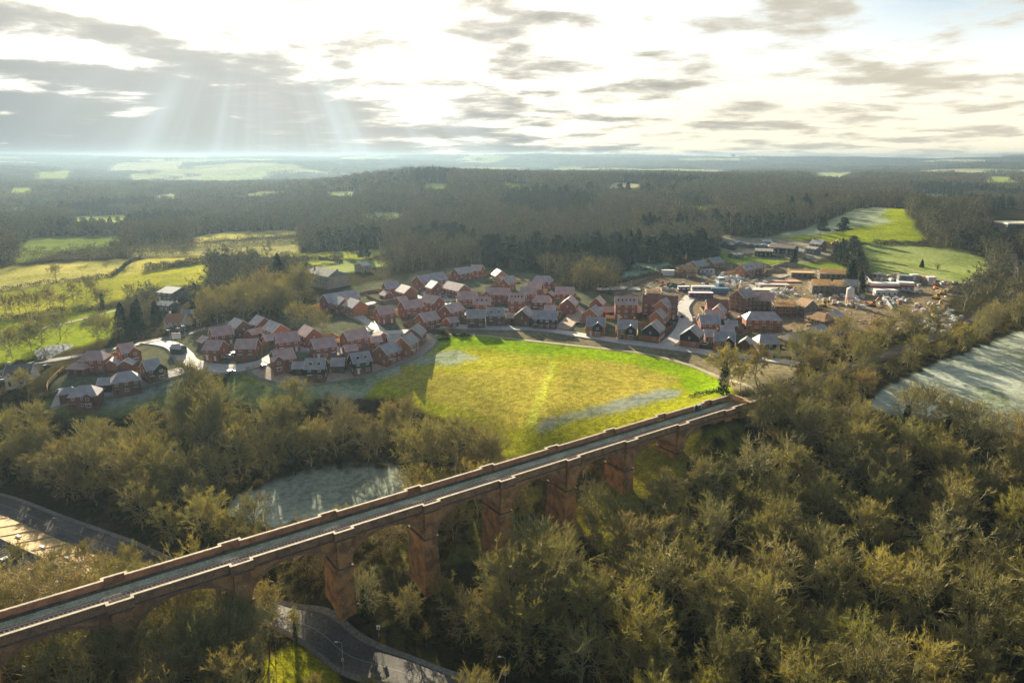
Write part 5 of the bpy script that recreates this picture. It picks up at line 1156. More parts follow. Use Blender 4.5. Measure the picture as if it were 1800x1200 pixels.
def grow(seed, Ht, Rc, n1=11, n2=9, n3=6, n4=10, tw=0.05, tl=0.95, low=0.28, spread=1.0, open_=0.0):
    """bare broadleaf tree: (limb vertices, faces, twig vertices, faces)"""
    Rc *= 1.1; rs = np.random.RandomState(seed); A, B, RA, RB = [], [], [], []
    def path(p, q, r0, r1, k, wob_, sag):
        p = np.array(p, float); q = np.array(q, float); L = np.linalg.norm(q - p); pts = [p]
        for i in range(1, k + 1):
            s = i / k; x = p * (1 - s) + q * s; x = x + rs.normal(size=3) * L * wob_ * (s < 1) + np.array([0, 0, sag * L * sin(pi * s)]); pts.append(x)
        for i in range(k):
            A.append(pts[i]); B.append(pts[i + 1]); RA.append(r0 + (r1 - r0) * i / k); RB.append(r0 + (r1 - r0) * (i + 1) / k)
        return pts
    lean = rs.normal(size=2) * Ht * .03; rt = Ht * .018
    topz = Ht * .62; trunk = path((0, 0, -.6), (lean[0], lean[1], topz), rt, rt * .4, 5, .02, 0)
    tb, tt = [], []
    zc = Ht * .60; rz_ = Ht * .40
    for i in range(n1):
        s = low + (1 - low) * (i / (n1 - 1)) ** .8; k = min(4, int(s * 5)); p = trunk[k] * (1 - (s * 5 - k)) + trunk[min(5, k + 1)] * (s * 5 - k)
        a = i * 2.4 + rs.uniform(-.4, .4); e = np.interp(s, [low, 1], [.25, 1.35]) + rs.uniform(-.15, .15)
        q = np.array([cos(a) * cos(e) * Rc * spread, sin(a) * cos(e) * Rc * spread, zc + sin(e) * rz_]) * rs.uniform(.82, 1.0); q[2] = max(q[2], p[2] * .9)
        P1 = path(p, q, rt * .45, rt * .10, 4, .05, -.06)
        for j in range(n2):
            t_ = .3 + .7 * j / (n2 - 1) if n2 > 1 else .8; k = min(3, int(t_ * 4)); f_ = t_ * 4 - k; p2 = P1[k] * (1 - f_) + P1[min(4, k + 1)] * f_
            o_ = p2 - np.array([0, 0, zc * .75]); o_ /= np.linalg.norm(o_) + 1e-6
            d = o_ * .8 + rs.normal(size=3) * .65 + [0, 0, .08]; d /= np.linalg.norm(d); L2 = Rc * rs.uniform(.28, .48)
            P2 = path(p2, p2 + d * L2, rt * .2, rt * .07, 2, .08, .04)
            for l in range(n3):
                t3 = .25 + .75 * (l + .5) / n3; p3 = P2[0] * (1 - t3) + P2[2] * t3
                d3 = d * .6 + o_ * .35 + rs.normal(size=3) * .48 + [0, 0, .04]; d3 /= np.linalg.norm(d3); L3 = Rc * rs.uniform(.13, .24)
                A.append(p3); B.append(p3 + d3 * L3 * 1.2); RA.append(.06); RB.append(.025)
                m_ = rs.uniform(.2, 1, size=(n4, 1)); st = p3 + d3 * L3 * m_; dd = d3 * .9 + o_ * .3 + rs.normal(size=(n4, 3)) * .45 + [0, 0, .04]; dd /= np.linalg.norm(dd, axis=1, keepdims=True)
                tb += list(st); tt += list(st + dd * tl * rs.uniform(.6, 1.25, size=(n4, 1)))
    V1, F1 = prisms(np.array(A), np.array(B), np.array(RA), np.array(RB))
    tb, tt = np.array(tb), np.array(tt); keep = rs.uniform(size=len(tb)) > open_; V2, F2 = tris_from(tb[keep], tt[keep], tw, rs)
    return V1, F1, V2, F2
def ivy_mesh(seed, Ht, z0, z1, rad, n=900):
    rs = np.random.RandomState(seed); z = rs.uniform(z0, z1, n); a = rs.uniform(0, 2 * pi, n); r_ = rad * (1 - .6 * (z / z1)) * rs.uniform(.4, 1.1, n)
    b = np.stack([cos_(a) * r_, sin_(a) * r_, z], 1); t_ = b + rs.normal(size=(n, 3)) * .45
    return tris_from(b, t_, .5, rs)
cos_, sin_ = np.cos, np.sin
def conifer(seed, Ht, Rc, n=1700, flat=0.0):
    rs = np.random.RandomState(seed)
    if flat:                                                      # cedar or pine with level plates
        P = []; plates = 9
        for i in range(plates):
            z = Ht * (.38 + .6 * i / (plates - 1)); a = rs.uniform(0, 6.28); off = Rc * .45 * (1 - i / plates) * np.array([cos(a), sin(a)]); m = n // plates
            rr_ = Rc * (.75 - .5 * i / plates) * np.sqrt(rs.uniform(0, 1, m)); aa = rs.uniform(0, 6.28, m)
            P.append(np.stack([off[0] + rr_ * cos_(aa), off[1] + rr_ * sin_(aa), z + rs.normal(size=m) * .35], 1))
        b = np.concatenate(P); t_ = b + rs.normal(size=b.shape) * [1.1, 1.1, .35]
        V2, F2 = tris_from(b, t_, .55, rs)
    else:
        q = rs.uniform(0, 1, n) ** .8; z = Ht * (.06 + .94 * q); tier = 1 + .18 * np.sin(q * 34 + rs.uniform(0, 6)); R0 = Rc * (1 - q) ** .75 * tier * (1 + .12 * np.sin(3 * rs.uniform(0, 6, n))); a = rs.uniform(0, 6.28, n)
        r_ = R0 * rs.uniform(.45, 1.0, n); b = np.stack([cos_(a) * r_, sin_(a) * r_, z], 1)
        d = np.stack([cos_(a), sin_(a), -.35 + rs.normal(size=n) * .3], 1) + rs.normal(size=(n, 3)) * .35; t_ = b + d * (.5 + .7 * (1 - q))[:, None]
        V2, F2 = tris_from(b, t_, .75, rs)
    V1, F1 = prisms(np.array([[0, 0, -.5]]), np.array([[0, 0, Ht * .9]]), np.array([Ht * .02]), np.array([.05]))
    return V1, F1, V2, F2
TREES = []                                                         # (trunk mesh, crown mesh, height, kind words)
specs = [(1,16,6.6,{}),(2,15,6.0,{'n1':12}),(3,17,7.4,{'n1':13}),(4,14,5.2,{}),(5,16,5.0,{'low':.4}),(6,13,6.3,{'low':.2}),(7,17,6.8,{'open_':.35}),(8,15,4.6,{'low':.35,'open_':.1}),(9,12,5.2,{'low':.15}),(10,18,7.2,{'n1':12}),(11,16,6.0,{'open_':.6}),(12,17,5.6,{'low':.45})]
adj = ['broad domed','round crowned','wide spreading','small rounded','tall narrow','low bushy','open branching','slim upright','short bushy','large domed','sparse pale limbed','high crowned']
for i, (sd_, h_, r_, kw) in enumerate(specs):
    V1, F1, V2, F2 = grow(sd_, h_, r_, **kw); TREES.append((mesh_np('trunk', V1, F1, [bark]), mesh_np('crown', V2, F2, [twig]), h_, adj[i], r_))
def whole(name, V1, F1, V2, F2, m1, m2):
    me_ = mesh_np(name, np.vstack([V1, V2]), [F1, F2 + len(V1)], [m1, m2], [0] * len(F1) + [1] * len(F2)); return me_
hid = bpy.data.collections.new('tree_sources')                      # never linked to the scene
def src(cname, meshes):
    c_ = bpy.data.collections.new(cname)
    for i, me_ in enumerate(meshes): o = bpy.data.objects.new(f'{cname}_{i:02d}', me_); c_.objects.link(o)
    return c_
near_src, kk = [], {}
for i in range(12):
    sd_, h_, r_, kw = specs[i]; near_src.append(whole('wood_tree', *grow(sd_, h_, r_, **kw), bark, twig))
mid_src = []
for i in range(8):
    mid_src.append(whole('mid_tree', *grow(40 + i, 14 + i % 4, 5.6 + (i % 3) * .6, n1=8, n2=5, n3=4, n4=4, tw=.26, tl=1.7), bark, twig_far))
def clump(seed):
    rs = np.random.RandomState(seed); b, t_ = [], []
    for _ in range(26):
        c_ = rs.uniform(-28, 28, 2); h_ = rs.uniform(9, 17); r_ = rs.uniform(4, 6.5); m = 26
        e = np.arcsin(rs.uniform(-.2, 1, m)); a = rs.uniform(0, 6.28, m); p = np.stack([c_[0] + r_ * cos_(a) * cos_(e), c_[1] + r_ * sin_(a) * cos_(e), h_ * .55 + h_ * .42 * np.sin(e)], 1)
        b.append(p); t_.append(p + rs.normal(size=p.shape) * 1.3 + [0, 0, 1.2]); q = p[:6].copy(); q[:, 2] = 0; b.append(q); t_.append(p[:6])
    return tris_from(np.concatenate(b), np.concatenate(t_), 1.5, rs)
clump_src = [mesh_np('far_clump', *clump(70 + i), [twig_far]) for i in range(6)]
def bush(seed):
    rs = np.random.RandomState(seed); n = 380; e = np.arcsin(rs.uniform(0, 1, n)); a = rs.uniform(0, 6.28, n); r_ = rs.uniform(.3, 1, n) * 1.7
    b = np.stack([r_ * cos_(a) * cos_(e), r_ * sin_(a) * cos_(e), r_ * np.sin(e) * .9], 1); d = b / (np.linalg.norm(b, axis=1, keepdims=True) + .1) + rs.normal(size=b.shape) * .6
    return tris_from(b, b + d * .7, .16, rs)
bush_src = [mesh_np('bush', *bush(90 + i), [shrub_m]) for i in range(5)]
con_specs = [(21, 17, 4.2, 0), (22, 20, 5.0, 0), (23, 14, 3.6, 0), (24, 18, 7.0, 1), (25, 16, 6.0, 1), (26, 17, 2.6, 0)]
CONS = []
for sd_, h_, r_, fl in con_specs:
    V1, F1, V2, F2 = conifer(sd_, h_, r_, 2600, fl); CONS.append((mesh_np('trunk', V1, F1, [bark]), mesh_np('crown', V2, F2, [conif]), h_, 'flat topped cedar like' if fl else 'cone shaped'))
con_src = [whole('far_conifer', *conifer(s_[0], s_[1], s_[2], 700, s_[3]), bark, conif) for s_ in con_specs]
def scatter(name, P, rz, sc3, var, coll, kind='stuff'):
    n = len(P); me_ = bpy.data.meshes.new(name); me_.vertices.add(n); me_.vertices.foreach_set('co', np.asarray(P, np.float32).ravel())
    a = me_.attributes.new('rz', 'FLOAT_VECTOR', 'POINT'); q = np.zeros((n, 3), np.float32); q[:, 2] = rz; a.data.foreach_set('vector', q.ravel())
    a = me_.attributes.new('sc', 'FLOAT_VECTOR', 'POINT'); a.data.foreach_set('vector', np.asarray(sc3, np.float32).ravel())
    a = me_.attributes.new('var', 'INT', 'POINT'); a.data.foreach_set('value', np.asarray(var, np.int32))
    ng = bpy.data.node_groups.new(name + '_nodes', 'GeometryNodeTree')
    ng.interface.new_socket('Geometry', in_out='INPUT', socket_type='NodeSocketGeometry'); ng.interface.new_socket('Geometry', in_out='OUTPUT', socket_type='NodeSocketGeometry')
    N = ng.nodes; gi, go, ip, ci = N.new('NodeGroupInput'), N.new('NodeGroupOutput'), N.new('GeometryNodeInstanceOnPoints'), N.new('GeometryNodeCollectionInfo')
    ci.inputs['Collection'].default_value = coll; ci.inputs['Separate Children'].default_value = True; ci.inputs['Reset Children'].default_value = True
    def attr(nm, typ):
        x = N.new('GeometryNodeInputNamedAttribute'); x.data_type = typ; x.inputs[0].default_value = nm; return x.outputs[0]
    L = ng.links; L.new(gi.outputs[0], ip.inputs['Points']); L.new(ci.outputs[0], ip.inputs['Instance']); ip.inputs['Pick Instance'].default_value = True
    L.new(attr('var', 'INT'), ip.inputs['Instance Index']); L.new(attr('rz', 'FLOAT_VECTOR'), ip.inputs['Rotation']); L.new(attr('sc', 'FLOAT_VECTOR'), ip.inputs['Scale']); L.new(ip.outputs[0], go.inputs[0])
    o = link(name, me_); md = o.modifiers.new('scatter', 'NODES'); md.node_group = ng
    return tag(o, kind=kind)
# where trees may stand
VIA = [(-50,1065),(300,960),(800,820),(1290,685),(1345,700),(1312,760),(1250,755),(1190,800),(1110,850),(1012,905),(903,960),(780,1020),(640,1050),(560,1020),(430,1015),(300,1055),(200,1085),(100,1115),(-50,1160)]
KEEP = [[(512,1098),(600,1125),(720,1172),(850,1225),(900,1260),(640,1245),(505,1140)], [(1300,712),(1400,668),(1500,636),(1560,618),(1570,628),(1470,662),(1340,716)], [(-60,850),(0,870),(60,880),(240,955),(170,990),(100,1000),(-60,1010)],
        [(40,640),(60,615),(160,600),(230,585),(300,570),(345,575),(345,600),(300,640),(200,640)], [(1545,505),(1690,495),(1670,560),(1600,560)], [(195,560),(330,540),(345,585),(210,600)], [(575,480),(600,462),(545,462),(540,500),(600,500)], [(265,500),(345,500),(335,530),(265,530)], [(1735,370),(1830,370),(1830,415),(1735,412)], [(-60,640),(100,640),(90,690),(-60,690)]]
vis = [p for n, (p, c_, f_) in FIELDS.items()]
BELTS = [[(830,450),(900,440),(1240,438),(1250,462),(1180,464),(1090,480),(1010,487),(960,480),(850,468)], [(1120,403),(1290,396),(1300,412),(1130,420)], [(960,345),(1180,338),(1190,350),(970,355)], [(720,425),(830,420),(860,440),(740,440)]]
ROADB = [(mainP, 9.0)] + [(P_, w_ / 2 + 2) for P_, w_ in VROAD] + [(TP, 6.5)]
def near_line(x, y, P, d):
    q = P[::2]; return (((x[:, None] - q[None, :, 0]) ** 2 + (y[:, None] - q[None, :, 1]) ** 2).min(1)) < d * d
def free(x, y, Hh=14.0, near=True):
    z = TH(x, y); ok = np.ones(len(x), bool); bx_, by_ = proj(x, y, z); tx, ty = proj(x, y, z + Hh * .8); mx, my = proj(x, y, z + Hh * .4)
    for P_ in vis:
        ok &= ~inside(bx_, by_, P_); ok &= ~inside(tx, ty, P_); ok &= ~inside(mx, my, P_)
    for P_ in KEEP: ok &= ~inside(bx_, by_, P_) & ~inside(tx, ty, P_) & ~inside(mx, my, P_)
    if near:
        for P_, d in ROADB: ok &= ~near_line(x, y, P_, d)
        s_ = (x - vloc[0]) * DV[0] + (y - vloc[1]) * DV[1]; t_ = (x - vloc[0]) * NV[0] + (y - vloc[1]) * NV[1]; ok &= ~((np.abs(t_) < 8) & (s_ < x1 + 3)); ok &= ~((t_ < 0) & (inside(tx, ty, VIA) | inside(mx, my, VIA)))
        for hx, hy, hr, *_ in ALLH: ok &= (x - hx) ** 2 + (y - hy) ** 2 > (hr + 3) ** 2
        s_ = (x - DEP[0]) * cos(DEP[2]) + (y - DEP[1]) * sin(DEP[2]); t_ = -(x - DEP[0]) * sin(DEP[2]) + (y - DEP[1]) * cos(DEP[2]); ok &= ~((np.abs(s_) < DEP[3]) & (np.abs(t_) < DEP[4]))
    return ok, bx_, by_, tx, ty, z
rs = np.random.RandomState(11)
def grid(r0, r1, s0, k_, amax=43):
    X, Y = [], []; r_ = r0
    while r_ < r1:
        s_ = max(s0, r_ * k_); m = int(R(2 * amax) * r_ / s_); a = np.linspace(-R(amax), R(amax), m) + rs.uniform(-.5, .5, m) * s_ / r_; q = r_ + rs.uniform(-.45, .45, m) * s_
        X.append(np.sin(a) * q); Y.append(np.cos(a) * q); r_ += s_ * .92
    return np.concatenate(X), np.concatenate(Y)
X, Y = grid(88, 440, 8.7, 0); Hh = rs.uniform(.62, 1.22, len(X)) ** 1.0; vi = rs.randint(0, 12, len(X))
Ht_ = np.array([s_[1] for s_ in specs])[vi] * Hh
ok, bx_, by_, tx, ty, z = free(X, Y, Ht_)
dst = np.hypot(X, Y)
# thinner on the slope under the right hand arches
belt_ = inside(bx_, by_, [(1340,705),(1500,640),(1560,600),(1800,500),(1830,600),(1640,655),(1540,705),(1450,725)]); Hh[belt_] *= .78
slope = inside(bx_, by_, [(1040,960),(1110,800),(1260,770),(1330,760),(1300,850),(1180,900),(1080,960)]); ok &= ~(slope & (rs.uniform(size=len(X)) < .6)); Hh[slope] *= .6
X, Y, z, Hh, vi, bx_, by_, tx, ty, dst = [q[ok] for q in (X, Y, z, Hh, vi, bx_, by_, tx, ty, dst)]
size = specs_h = np.array([s_[1] for s_ in specs])[vi] * Hh / dst
inframe = (bx_ > -60) & (bx_ < 1860) & (ty < 1195) & (ty > 250) & (tx > -40) & (tx < 1840)
order = np.argsort(-size * inframe)
# hand placed trees that stand alone or by a landmark
HAND = [(1271,693,18,3,'broad','dark ivy clad tree beside the far parapet end',1),(1300,690,11,4,'','slim bare tree right of the ivy clad tree at the viaduct end',0),(1329,682,16,7,'','tall thin single stemmed tree beyond the viaduct end',0),
 (99,494,12,0,'','lone round tree on the boundary of the golden field',0),(152,518,13,6,'','open tree on the green field, left of a pair',0),(162,521,11,3,'','open tree on the green field, right of a pair',0),(130,532,12,8,'','dark bushy tree below the pair on the green field',0),(113,540,9,3,'','small tree left of the dark bushy one',0),
 (90,546,12,5,'','bushy tree at the end of the left tree row',0),(12,560,14,7,'','slim tree, first of the row at the left edge',0),(24,558,14,7,'','slim tree, second of the row at the left edge',0),(36,556,14,4,'','slim tree, third of the row at the left edge',0),(48,554,15,7,'','tallest slim tree in the middle of the left row',0),(58,553,14,4,'','slim tree, fifth of the left row',0),(68,551,13,7,'','slim tree, last but one of the left row',0),
 (172,540,13,4,'','slim tree below the open pair',0),(181,541,12,8,'','ivy dark pole tree left of the shining barn',1),(228,532,12,6,'','bushy tree just left of the shining white barn',0),(75,605,17,2,'','wide tree standing in the low field',0),(106,598,15,6,'','smaller tree right of the wide one in the low field',0),(22,630,14,5,'','bushy tree at the left edge below the low field',0),(55,618,14,5,'','tree by the left end of the pond',0),(175,600,15,0,'','brown tree between the pond and the cypresses',0),(190,603,13,5,'','low brown tree beside the pond',0),(42,692,10,8,'','rusty bush before the white cottages',0),
 (340,715,17,2,'','wide oak right in front of the village, left one',0),(362,720,16,9,'','wide oak right in front of the village, right one',0),(520,722,13,5,'','bushy tree on the village verge',0),(575,712,5,5,'','small dark bush on the frosty verge',0),(545,580,12,5,'','broad dark tree group between the two village clusters, left',0),(522,575,13,2,'','pale limbed oak between the two village clusters',0),(568,583,10,5,'','bushy tree between the village clusters, right',0),
 (1035,492,16,3,'','russet round tree before the conifer belt',0),(1648,474,4,8,'','small thorn tree alone in the green paddock',1),(1415,640,15,2,'','oak in front of the unfinished houses, left',0),(1480,625,17,2,'','large oak with a dark base by the track',1),(1390,650,12,5,'','bushy tree in front of the parked vans',0),(1440,640,14,9,'','dense tree by the unfinished houses',0),
 (1590,760,15,10,'','ivy clad tree at the frosty field edge, first from the left',1),(1625,765,17,2,'','broad tree at the frosty field edge, second from the left',0),(1662,775,14,10,'','leaning ivy clad tree at the frosty field edge, third',1),(1690,790,16,2,'','broad tree at the frosty field edge, fourth',1),(1745,800,15,10,'','tall tree at the frosty field edge, fifth',0),(1782,805,15,9,'','tree at the right end of the frosty field edge',1),
 (400,1150,14,2,'','huge ivy covered tree in front of the viaduct by the road',1),(375,1195,14,9,'','ivy covered tree below the huge one',1),(330,1150,12,1,'','dark tree under the left viaduct arch',1),(640,1080,12,10,'','ivy covered trunk between the second and third pier',1),(445,950,14,2,'','fine oak silhouetted behind the viaduct',0),(370,940,13,0,'','golden domed tree behind the viaduct',0),(300,960,12,1,'','golden bushy tree behind the viaduct by the valley road',0),(60,1062,10,5,'','golden bushy tree hiding the depot corner, first from the left',0),(120,1050,9,8,'','golden bushy tree before the depot, second from the left',0),(180,1036,9,5,'','golden bushy tree before the depot, third from the left',0),(230,1015,9,8,'','golden bushy tree before the depot, fourth from the left',0),(400,1195,15,6,'','open tree hiding the foot of the second pier from the left',0),(355,1225,16,0,'','domed tree right of the first pier foot',0),(255,1215,14,8,'','bushy tree between the two left piers',0),(190,1235,15,2,'','spreading tree before the leftmost visible pier',0),(120,1240,15,9,'','domed tree in the lower left corner, right one',0),(60,1235,14,5,'','domed tree in the lower left corner, left one',0),(300,1255,16,9,'','large dome at the lower edge left of the lawn',0),(1370,724,12,0,'','bushy tree just past the viaduct end, below the track',0),(1425,714,13,9,'','domed tree below the track, second past the viaduct end',0),(1470,700,13,2,'','spreading tree below the track, third past the viaduct end',0),(1515,688,12,10,'','pale sparse tree below the track, fourth past the viaduct end',0),(1500,645,15,2,'','wide tree between the unfinished houses and the track',0),(1530,632,14,9,'','dense tree above the track, right of the dark based oak',0),(1560,612,14,6,'','open tree in front of the spoil and pallets',0),(1605,600,13,0,'','domed tree before the pallets, left of two',0),(1640,588,13,5,'','bushy tree before the pallets, right of two',0),(1580,592,14,2,'','wide tree at the edge of the materials yard',0),(1540,603,12,8,'','short bushy tree below the materials yard',0),(1430,668,12,5,'','low tree on the dry bank beside the parked vans',0),(650,1238,6,8,'','rusty bush beside the lit valley road',0),(770,1290,10,0,'','tree at the lower edge beside the valley road',0),(555,1228,5,5,'','small bush on the sunlit lawn by the road',0),(430,1190,15.5,2,'','tall ivy tree hiding the second pier from the left',1),(215,1180,13.5,9,'','tall domed tree hiding the leftmost pier',1),(130,1165,13,0,'','tall tree under the leftmost arch',0),(30,1170,13,6,'','open crowned tall tree in the lower left corner',0),(320,1185,14.5,0,'','tall tree filling the arch between the two left piers',0),(520,1130,9,7,'','slim tree at the left end of the lit road',1),(470,1125,14,4,'','tree on the verge left of the lit road',0),(440,1165,15,6,'','tree below the lit road verge',0),(40,1010,9,5,'','golden bush behind the parapet at the left edge',0),(100,1020,9,8,'','rusty bush behind the parapet before the depot',0),(150,1010,9,5,'','pale bush behind the parapet below the depot roof',0),
 (1040,930,15,10,'','pale many limbed tree between the piers',0),(1330,790,17,10,'','pale limbed tree below the viaduct end',0),(1410,745,16,10,'','pale limbed tree leaning by the railway cutting',0),(1000,1010,14,6,'','pale many limbed tree left of the dark gap in the wood',0)]
ivm = [mesh_np('ivy', *ivy_mesh(300 + i, 16, .5, 9.5, 1.5, 700), [ivy]) for i in range(3)]
def make_tree(x, y, z_, s_, v, label, group, iv=False, rz_=None):
    t1, t2, h_, ad, r_ = TREES[v]; o = root('bare_tree', (x, y, z_ - .1), rnd.uniform(0, 6.28) if rz_ is None else rz_, label, 'tree', group); k_ = .55 if label.startswith('slim tree') or label.startswith('tallest slim') else 1; o.scale = (s_ * k_, s_ * k_, s_ * rnd.uniform(.92, 1.08))
    tk = link('trunk', t1, o); link('crown', t2, o)
    if iv: link('ivy', ivm[rnd.randrange(3)], tk)
    return o
hp = []
for px, py, h_, v, _, lab, iv in HAND:
    a, b, c_ = G(px, py); make_tree(a, b, c_, h_ / TREES[v][2], v, lab, None, iv); hp.append((a, b))
hp = np.array(hp); clear = ((X[:, None] - hp[None, :, 0]) ** 2 + (Y[:, None] - hp[None, :, 1]) ** 2).min(1) > 36
NIND = 300 - len(HAND); cnt = 0; taken = np.zeros(len(X), bool)
def where(px, py):
    if px < 480 and py > 1000: return 'in the wood in front of the viaduct at the lower left'
    if px < 900 and py < 960: return ('in the left wood near the picture edge' if px < 260 else 'in the wood below the village front row' if py < 800 else 'in the wood round the frosty clearing') if px < 620 else 'in the wood between the meadow and the frosty clearing'
    if py > 1180: return 'at the near edge of the wood, ' + ('by the valley road' if px < 1000 else 'lower middle' if px < 1400 else 'lower right corner')
    if px < 1000: return 'beside the valley road below the brick piers'
    if px < 1300: return 'on the slope below the right piers' if py < 1000 else 'in the deep wood right of the valley road'
    return ('along the railway cutting' if py < 760 else 'in the upper right wood below the frosty field' if py < 950 else 'in the heart of the right hand wood') if px < 1560 else ('beside the frosty field' if py < 850 else 'in the right wood near the picture edge')
for i in order:
    if not clear[i] or not inframe[i]: continue
    if cnt >= NIND: break
    v = int(vi[i]); w_ = where(bx_[i], by_[i]); make_tree(X[i], Y[i], z[i], Hh[i], v, f'{TREES[v][3]} bare tree {w_}', 'bare trees ' + w_, rs.uniform() < .12); taken[i] = True; cnt += 1
rest = ~taken & clear
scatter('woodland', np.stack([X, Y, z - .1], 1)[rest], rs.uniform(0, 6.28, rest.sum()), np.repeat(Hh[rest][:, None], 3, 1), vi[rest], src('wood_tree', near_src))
# middle distance
X, Y = grid(438, 1650, 10.0, 0); ok, bx_, by_, tx, ty, z = free(X, Y, 13)
for P_ in BELTS: ok &= ~inside(bx_, by_, P_)
rr_ = np.hypot(X, Y)
az_ = np.degrees(np.arctan2(X, Y)); thin = (az_ < -8) & (patch(X * 1.6, Y * 1.6) > .1) & (rr_ > 900); ok &= ~(thin & (rs.uniform(size=len(X)) < .75))
dark = (np.sin(X / 83. + 1) * np.sin(Y / 120.) + .3 * np.sin(X / 31.) > .55) & ~inside(bx_, by_, [(330,415),(560,415),(560,520),(330,520)])
P_ = np.stack([X, Y, z - .1], 1); s_ = rs.uniform(.75, 1.15, len(X)); a = ok & ~dark
scatter('distant_woodland', P_[a], rs.uniform(0, 6.28, a.sum()), np.repeat(s_[a][:, None], 3, 1), rs.randint(0, 8, a.sum()), src('mid_tree', mid_src))
a = ok & dark; scatter('distant_pinewood', P_[a], rs.uniform(0, 6.28, a.sum()), np.repeat(s_[a][:, None], 3, 1) * .95, rs.randint(0, 6, a.sum()), src('far_conifer', con_src))
X, Y = grid(1640, 8600, 46, .0135); z = TH(X, Y); rr_ = np.hypot(X, Y); px_, py_ = proj(X, Y, z); az_ = np.degrees(np.arctan2(X, Y))
ok = ~((patch(X, Y) > np.where(az_ < -2, .22, .50)) & (rs.uniform(size=len(X)) < .97))
tx, ty = proj(X, Y, z + 11)
for P_ in vis: ok &= ~inside(px_, py_, P_) & ~inside(tx, ty, P_)
s_ = np.maximum(46, rr_ * .0135) / 46
scatter('far_woodland', np.stack([X, Y, z - 1], 1)[ok], rs.uniform(0, 6.28, ok.sum()), np.stack([s_, s_, rs.uniform(.7, 1.2, len(X))], 1)[ok], rs.randint(0, 6, ok.sum()), src('far_clump', clump_src))
# undergrowth on the woodland floor
X, Y = grid(90, 430, 4.2, 0); ok, bx_, by_, tx, ty, z = free(X, Y, 1.0); 
inm = inside(bx_, by_, [(880,830),(1290,700),(1285,712),(900,812)])
scatter('undergrowth', np.stack([X, Y, z - .15], 1)[ok], rs.uniform(0, 6.28, ok.sum()), rs.uniform(.5, 1.35, (ok.sum(), 1)) * np.ones((1, 3)), rs.randint(0, 5, ok.sum()), src('bush', bush_src))
# loose materials and rubble over the building site
rub_src = []
for i, m_ in enumerate(palm + [red_p, brick_h, soil, dark_m, soil, board_g, brick_d]):
    s_ = (.9, .25, .3) if i % 2 else (.5, .45, .4); rub_src.append(MB().box(-s_[0], -s_[1], 0, s_[0], s_[1], s_[2], .9).mesh('rubble_piece', m_))
SITE = FIELDS['building_dirt'][0]; q = np.array([(rnd.uniform(1085, 1680), rnd.uniform(455, 610)) for _ in range(5200)]); q = q[inside(q[:, 0], q[:, 1], SITE)]; q = q[np.sin(q[:, 0] / 13.) * np.sin(q[:, 1] / 7. + q[:, 0] / 40.) > -.15]
q = np.array([G(a, b) for a, b in q[:1000]]); ok = np.ones(len(q), bool)
for hx, hy, hr, *_ in ALLH: ok &= (q[:, 0] - hx) ** 2 + (q[:, 1] - hy) ** 2 > (hr - 1) ** 2
q = q[ok]; n_ = len(q); scatter('construction_rubble', q, rs.uniform(0, 6.28, n_), rs.uniform(.4, 1.4, (n_, 1)) * np.ones((1, 3)), rs.randint(0, len(rub_src), n_), src('rubble', rub_src))
# conifers
def con(px, py, h_, v, label, group=None):
    a, b, c_ = G(px, py); o = root('cedar_tree' if con_specs[v][3] else 'conifer_tree', (a, b, c_ - .1), rnd.uniform(0, 6.28), label, 'tree', group); s_ = h_ / CONS[v][2]; o.scale = (s_, s_, s_)
    link('trunk', CONS[v][0], o); link('crown', CONS[v][1], o)
for q in [(492,510,24,1,'tallest dark conifer behind the village, left of the mansion'),(505,508,19,0,'dark conifer right of the tallest one near the mansion'),(520,506,14,0,'lowest conifer of the three near the mansion'),(217,586,17,0,'dark cypress left of a pair by the hedge'),(247,583,18,5,'broad dark cypress right of a pair by the hedge'),(240,584,16,0,'dark cypress squeezed behind the broad one'),(275,566,12,2,'small dark cypress by the farm sheds'),(345,535,13,2,'round dark yew beside the shining barn'),
          (640,455,22,1,'dark spire conifer left of the park trees'),(612,450,16,3,'flat topped cedar in the mansion park'),(720,458,15,2,'dark conifer at the lawn edge right of the mansion'),(1395,463,11,2,'round dark evergreen before the farm shed'),(1441,418,19,3,'cedar on the hill field, left of two'),(1481,418,18,4,'cedar on the hill field, right of two'),(1716,408,17,4,'cedar near the white warehouse'),(1495,500,16,2,'dark evergreen at the corner of the green paddock'),(1512,510,12,2,'ivy dark evergreen beside the compound fence'),(800,425,18,3,'wide cedar above the village'),(1620,470,6,2,'low dark bush by the paddock') ]: con(*q)
def con_belt(poly, n, h0, h1, group, ws=(0, 1, 2, 3, 4)):
    xs_, ys_ = zip(*poly); k_ = 0
    while k_ < n:
        a, b = rnd.uniform(min(xs_), max(xs_)), rnd.uniform(min(ys_), max(ys_))
        if inside(np.array([a]), np.array([b]), poly)[0]:
            v = rnd.choice(ws); con(a, b, rnd.uniform(h0, h1), v, f'{CONS[v][3]} dark evergreen in the {group}', group); k_ += 1
con_belt([(830,450),(900,440),(1000,440),(1010,485),(960,480),(850,468)], 46, 13, 20, 'dark conifer belt behind the village, left half')
con_belt([(1000,440),(1090,445),(1240,440),(1250,462),(1180,462),(1090,478),(1010,485)], 60, 14, 22, 'dark conifer belt behind the village, right half')
con_belt([(1120,405),(1290,398),(1300,412),(1130,420)], 22, 14, 24, 'line of tall pines beyond the conifer belt', (0, 1, 3))
con_belt([(1350,365),(1450,362),(1460,380),(1370,385)], 14, 12, 20, 'evergreens on the left of the hill field')
con_belt([(960,345),(1180,338),(1190,350),(970,355)], 18, 14, 22, 'far line of dark pines on the wooded hill')
con_belt([(720,425),(830,420),(860,440),(740,440)], 16, 12, 20, 'dark trees above the long grey roofed flats')
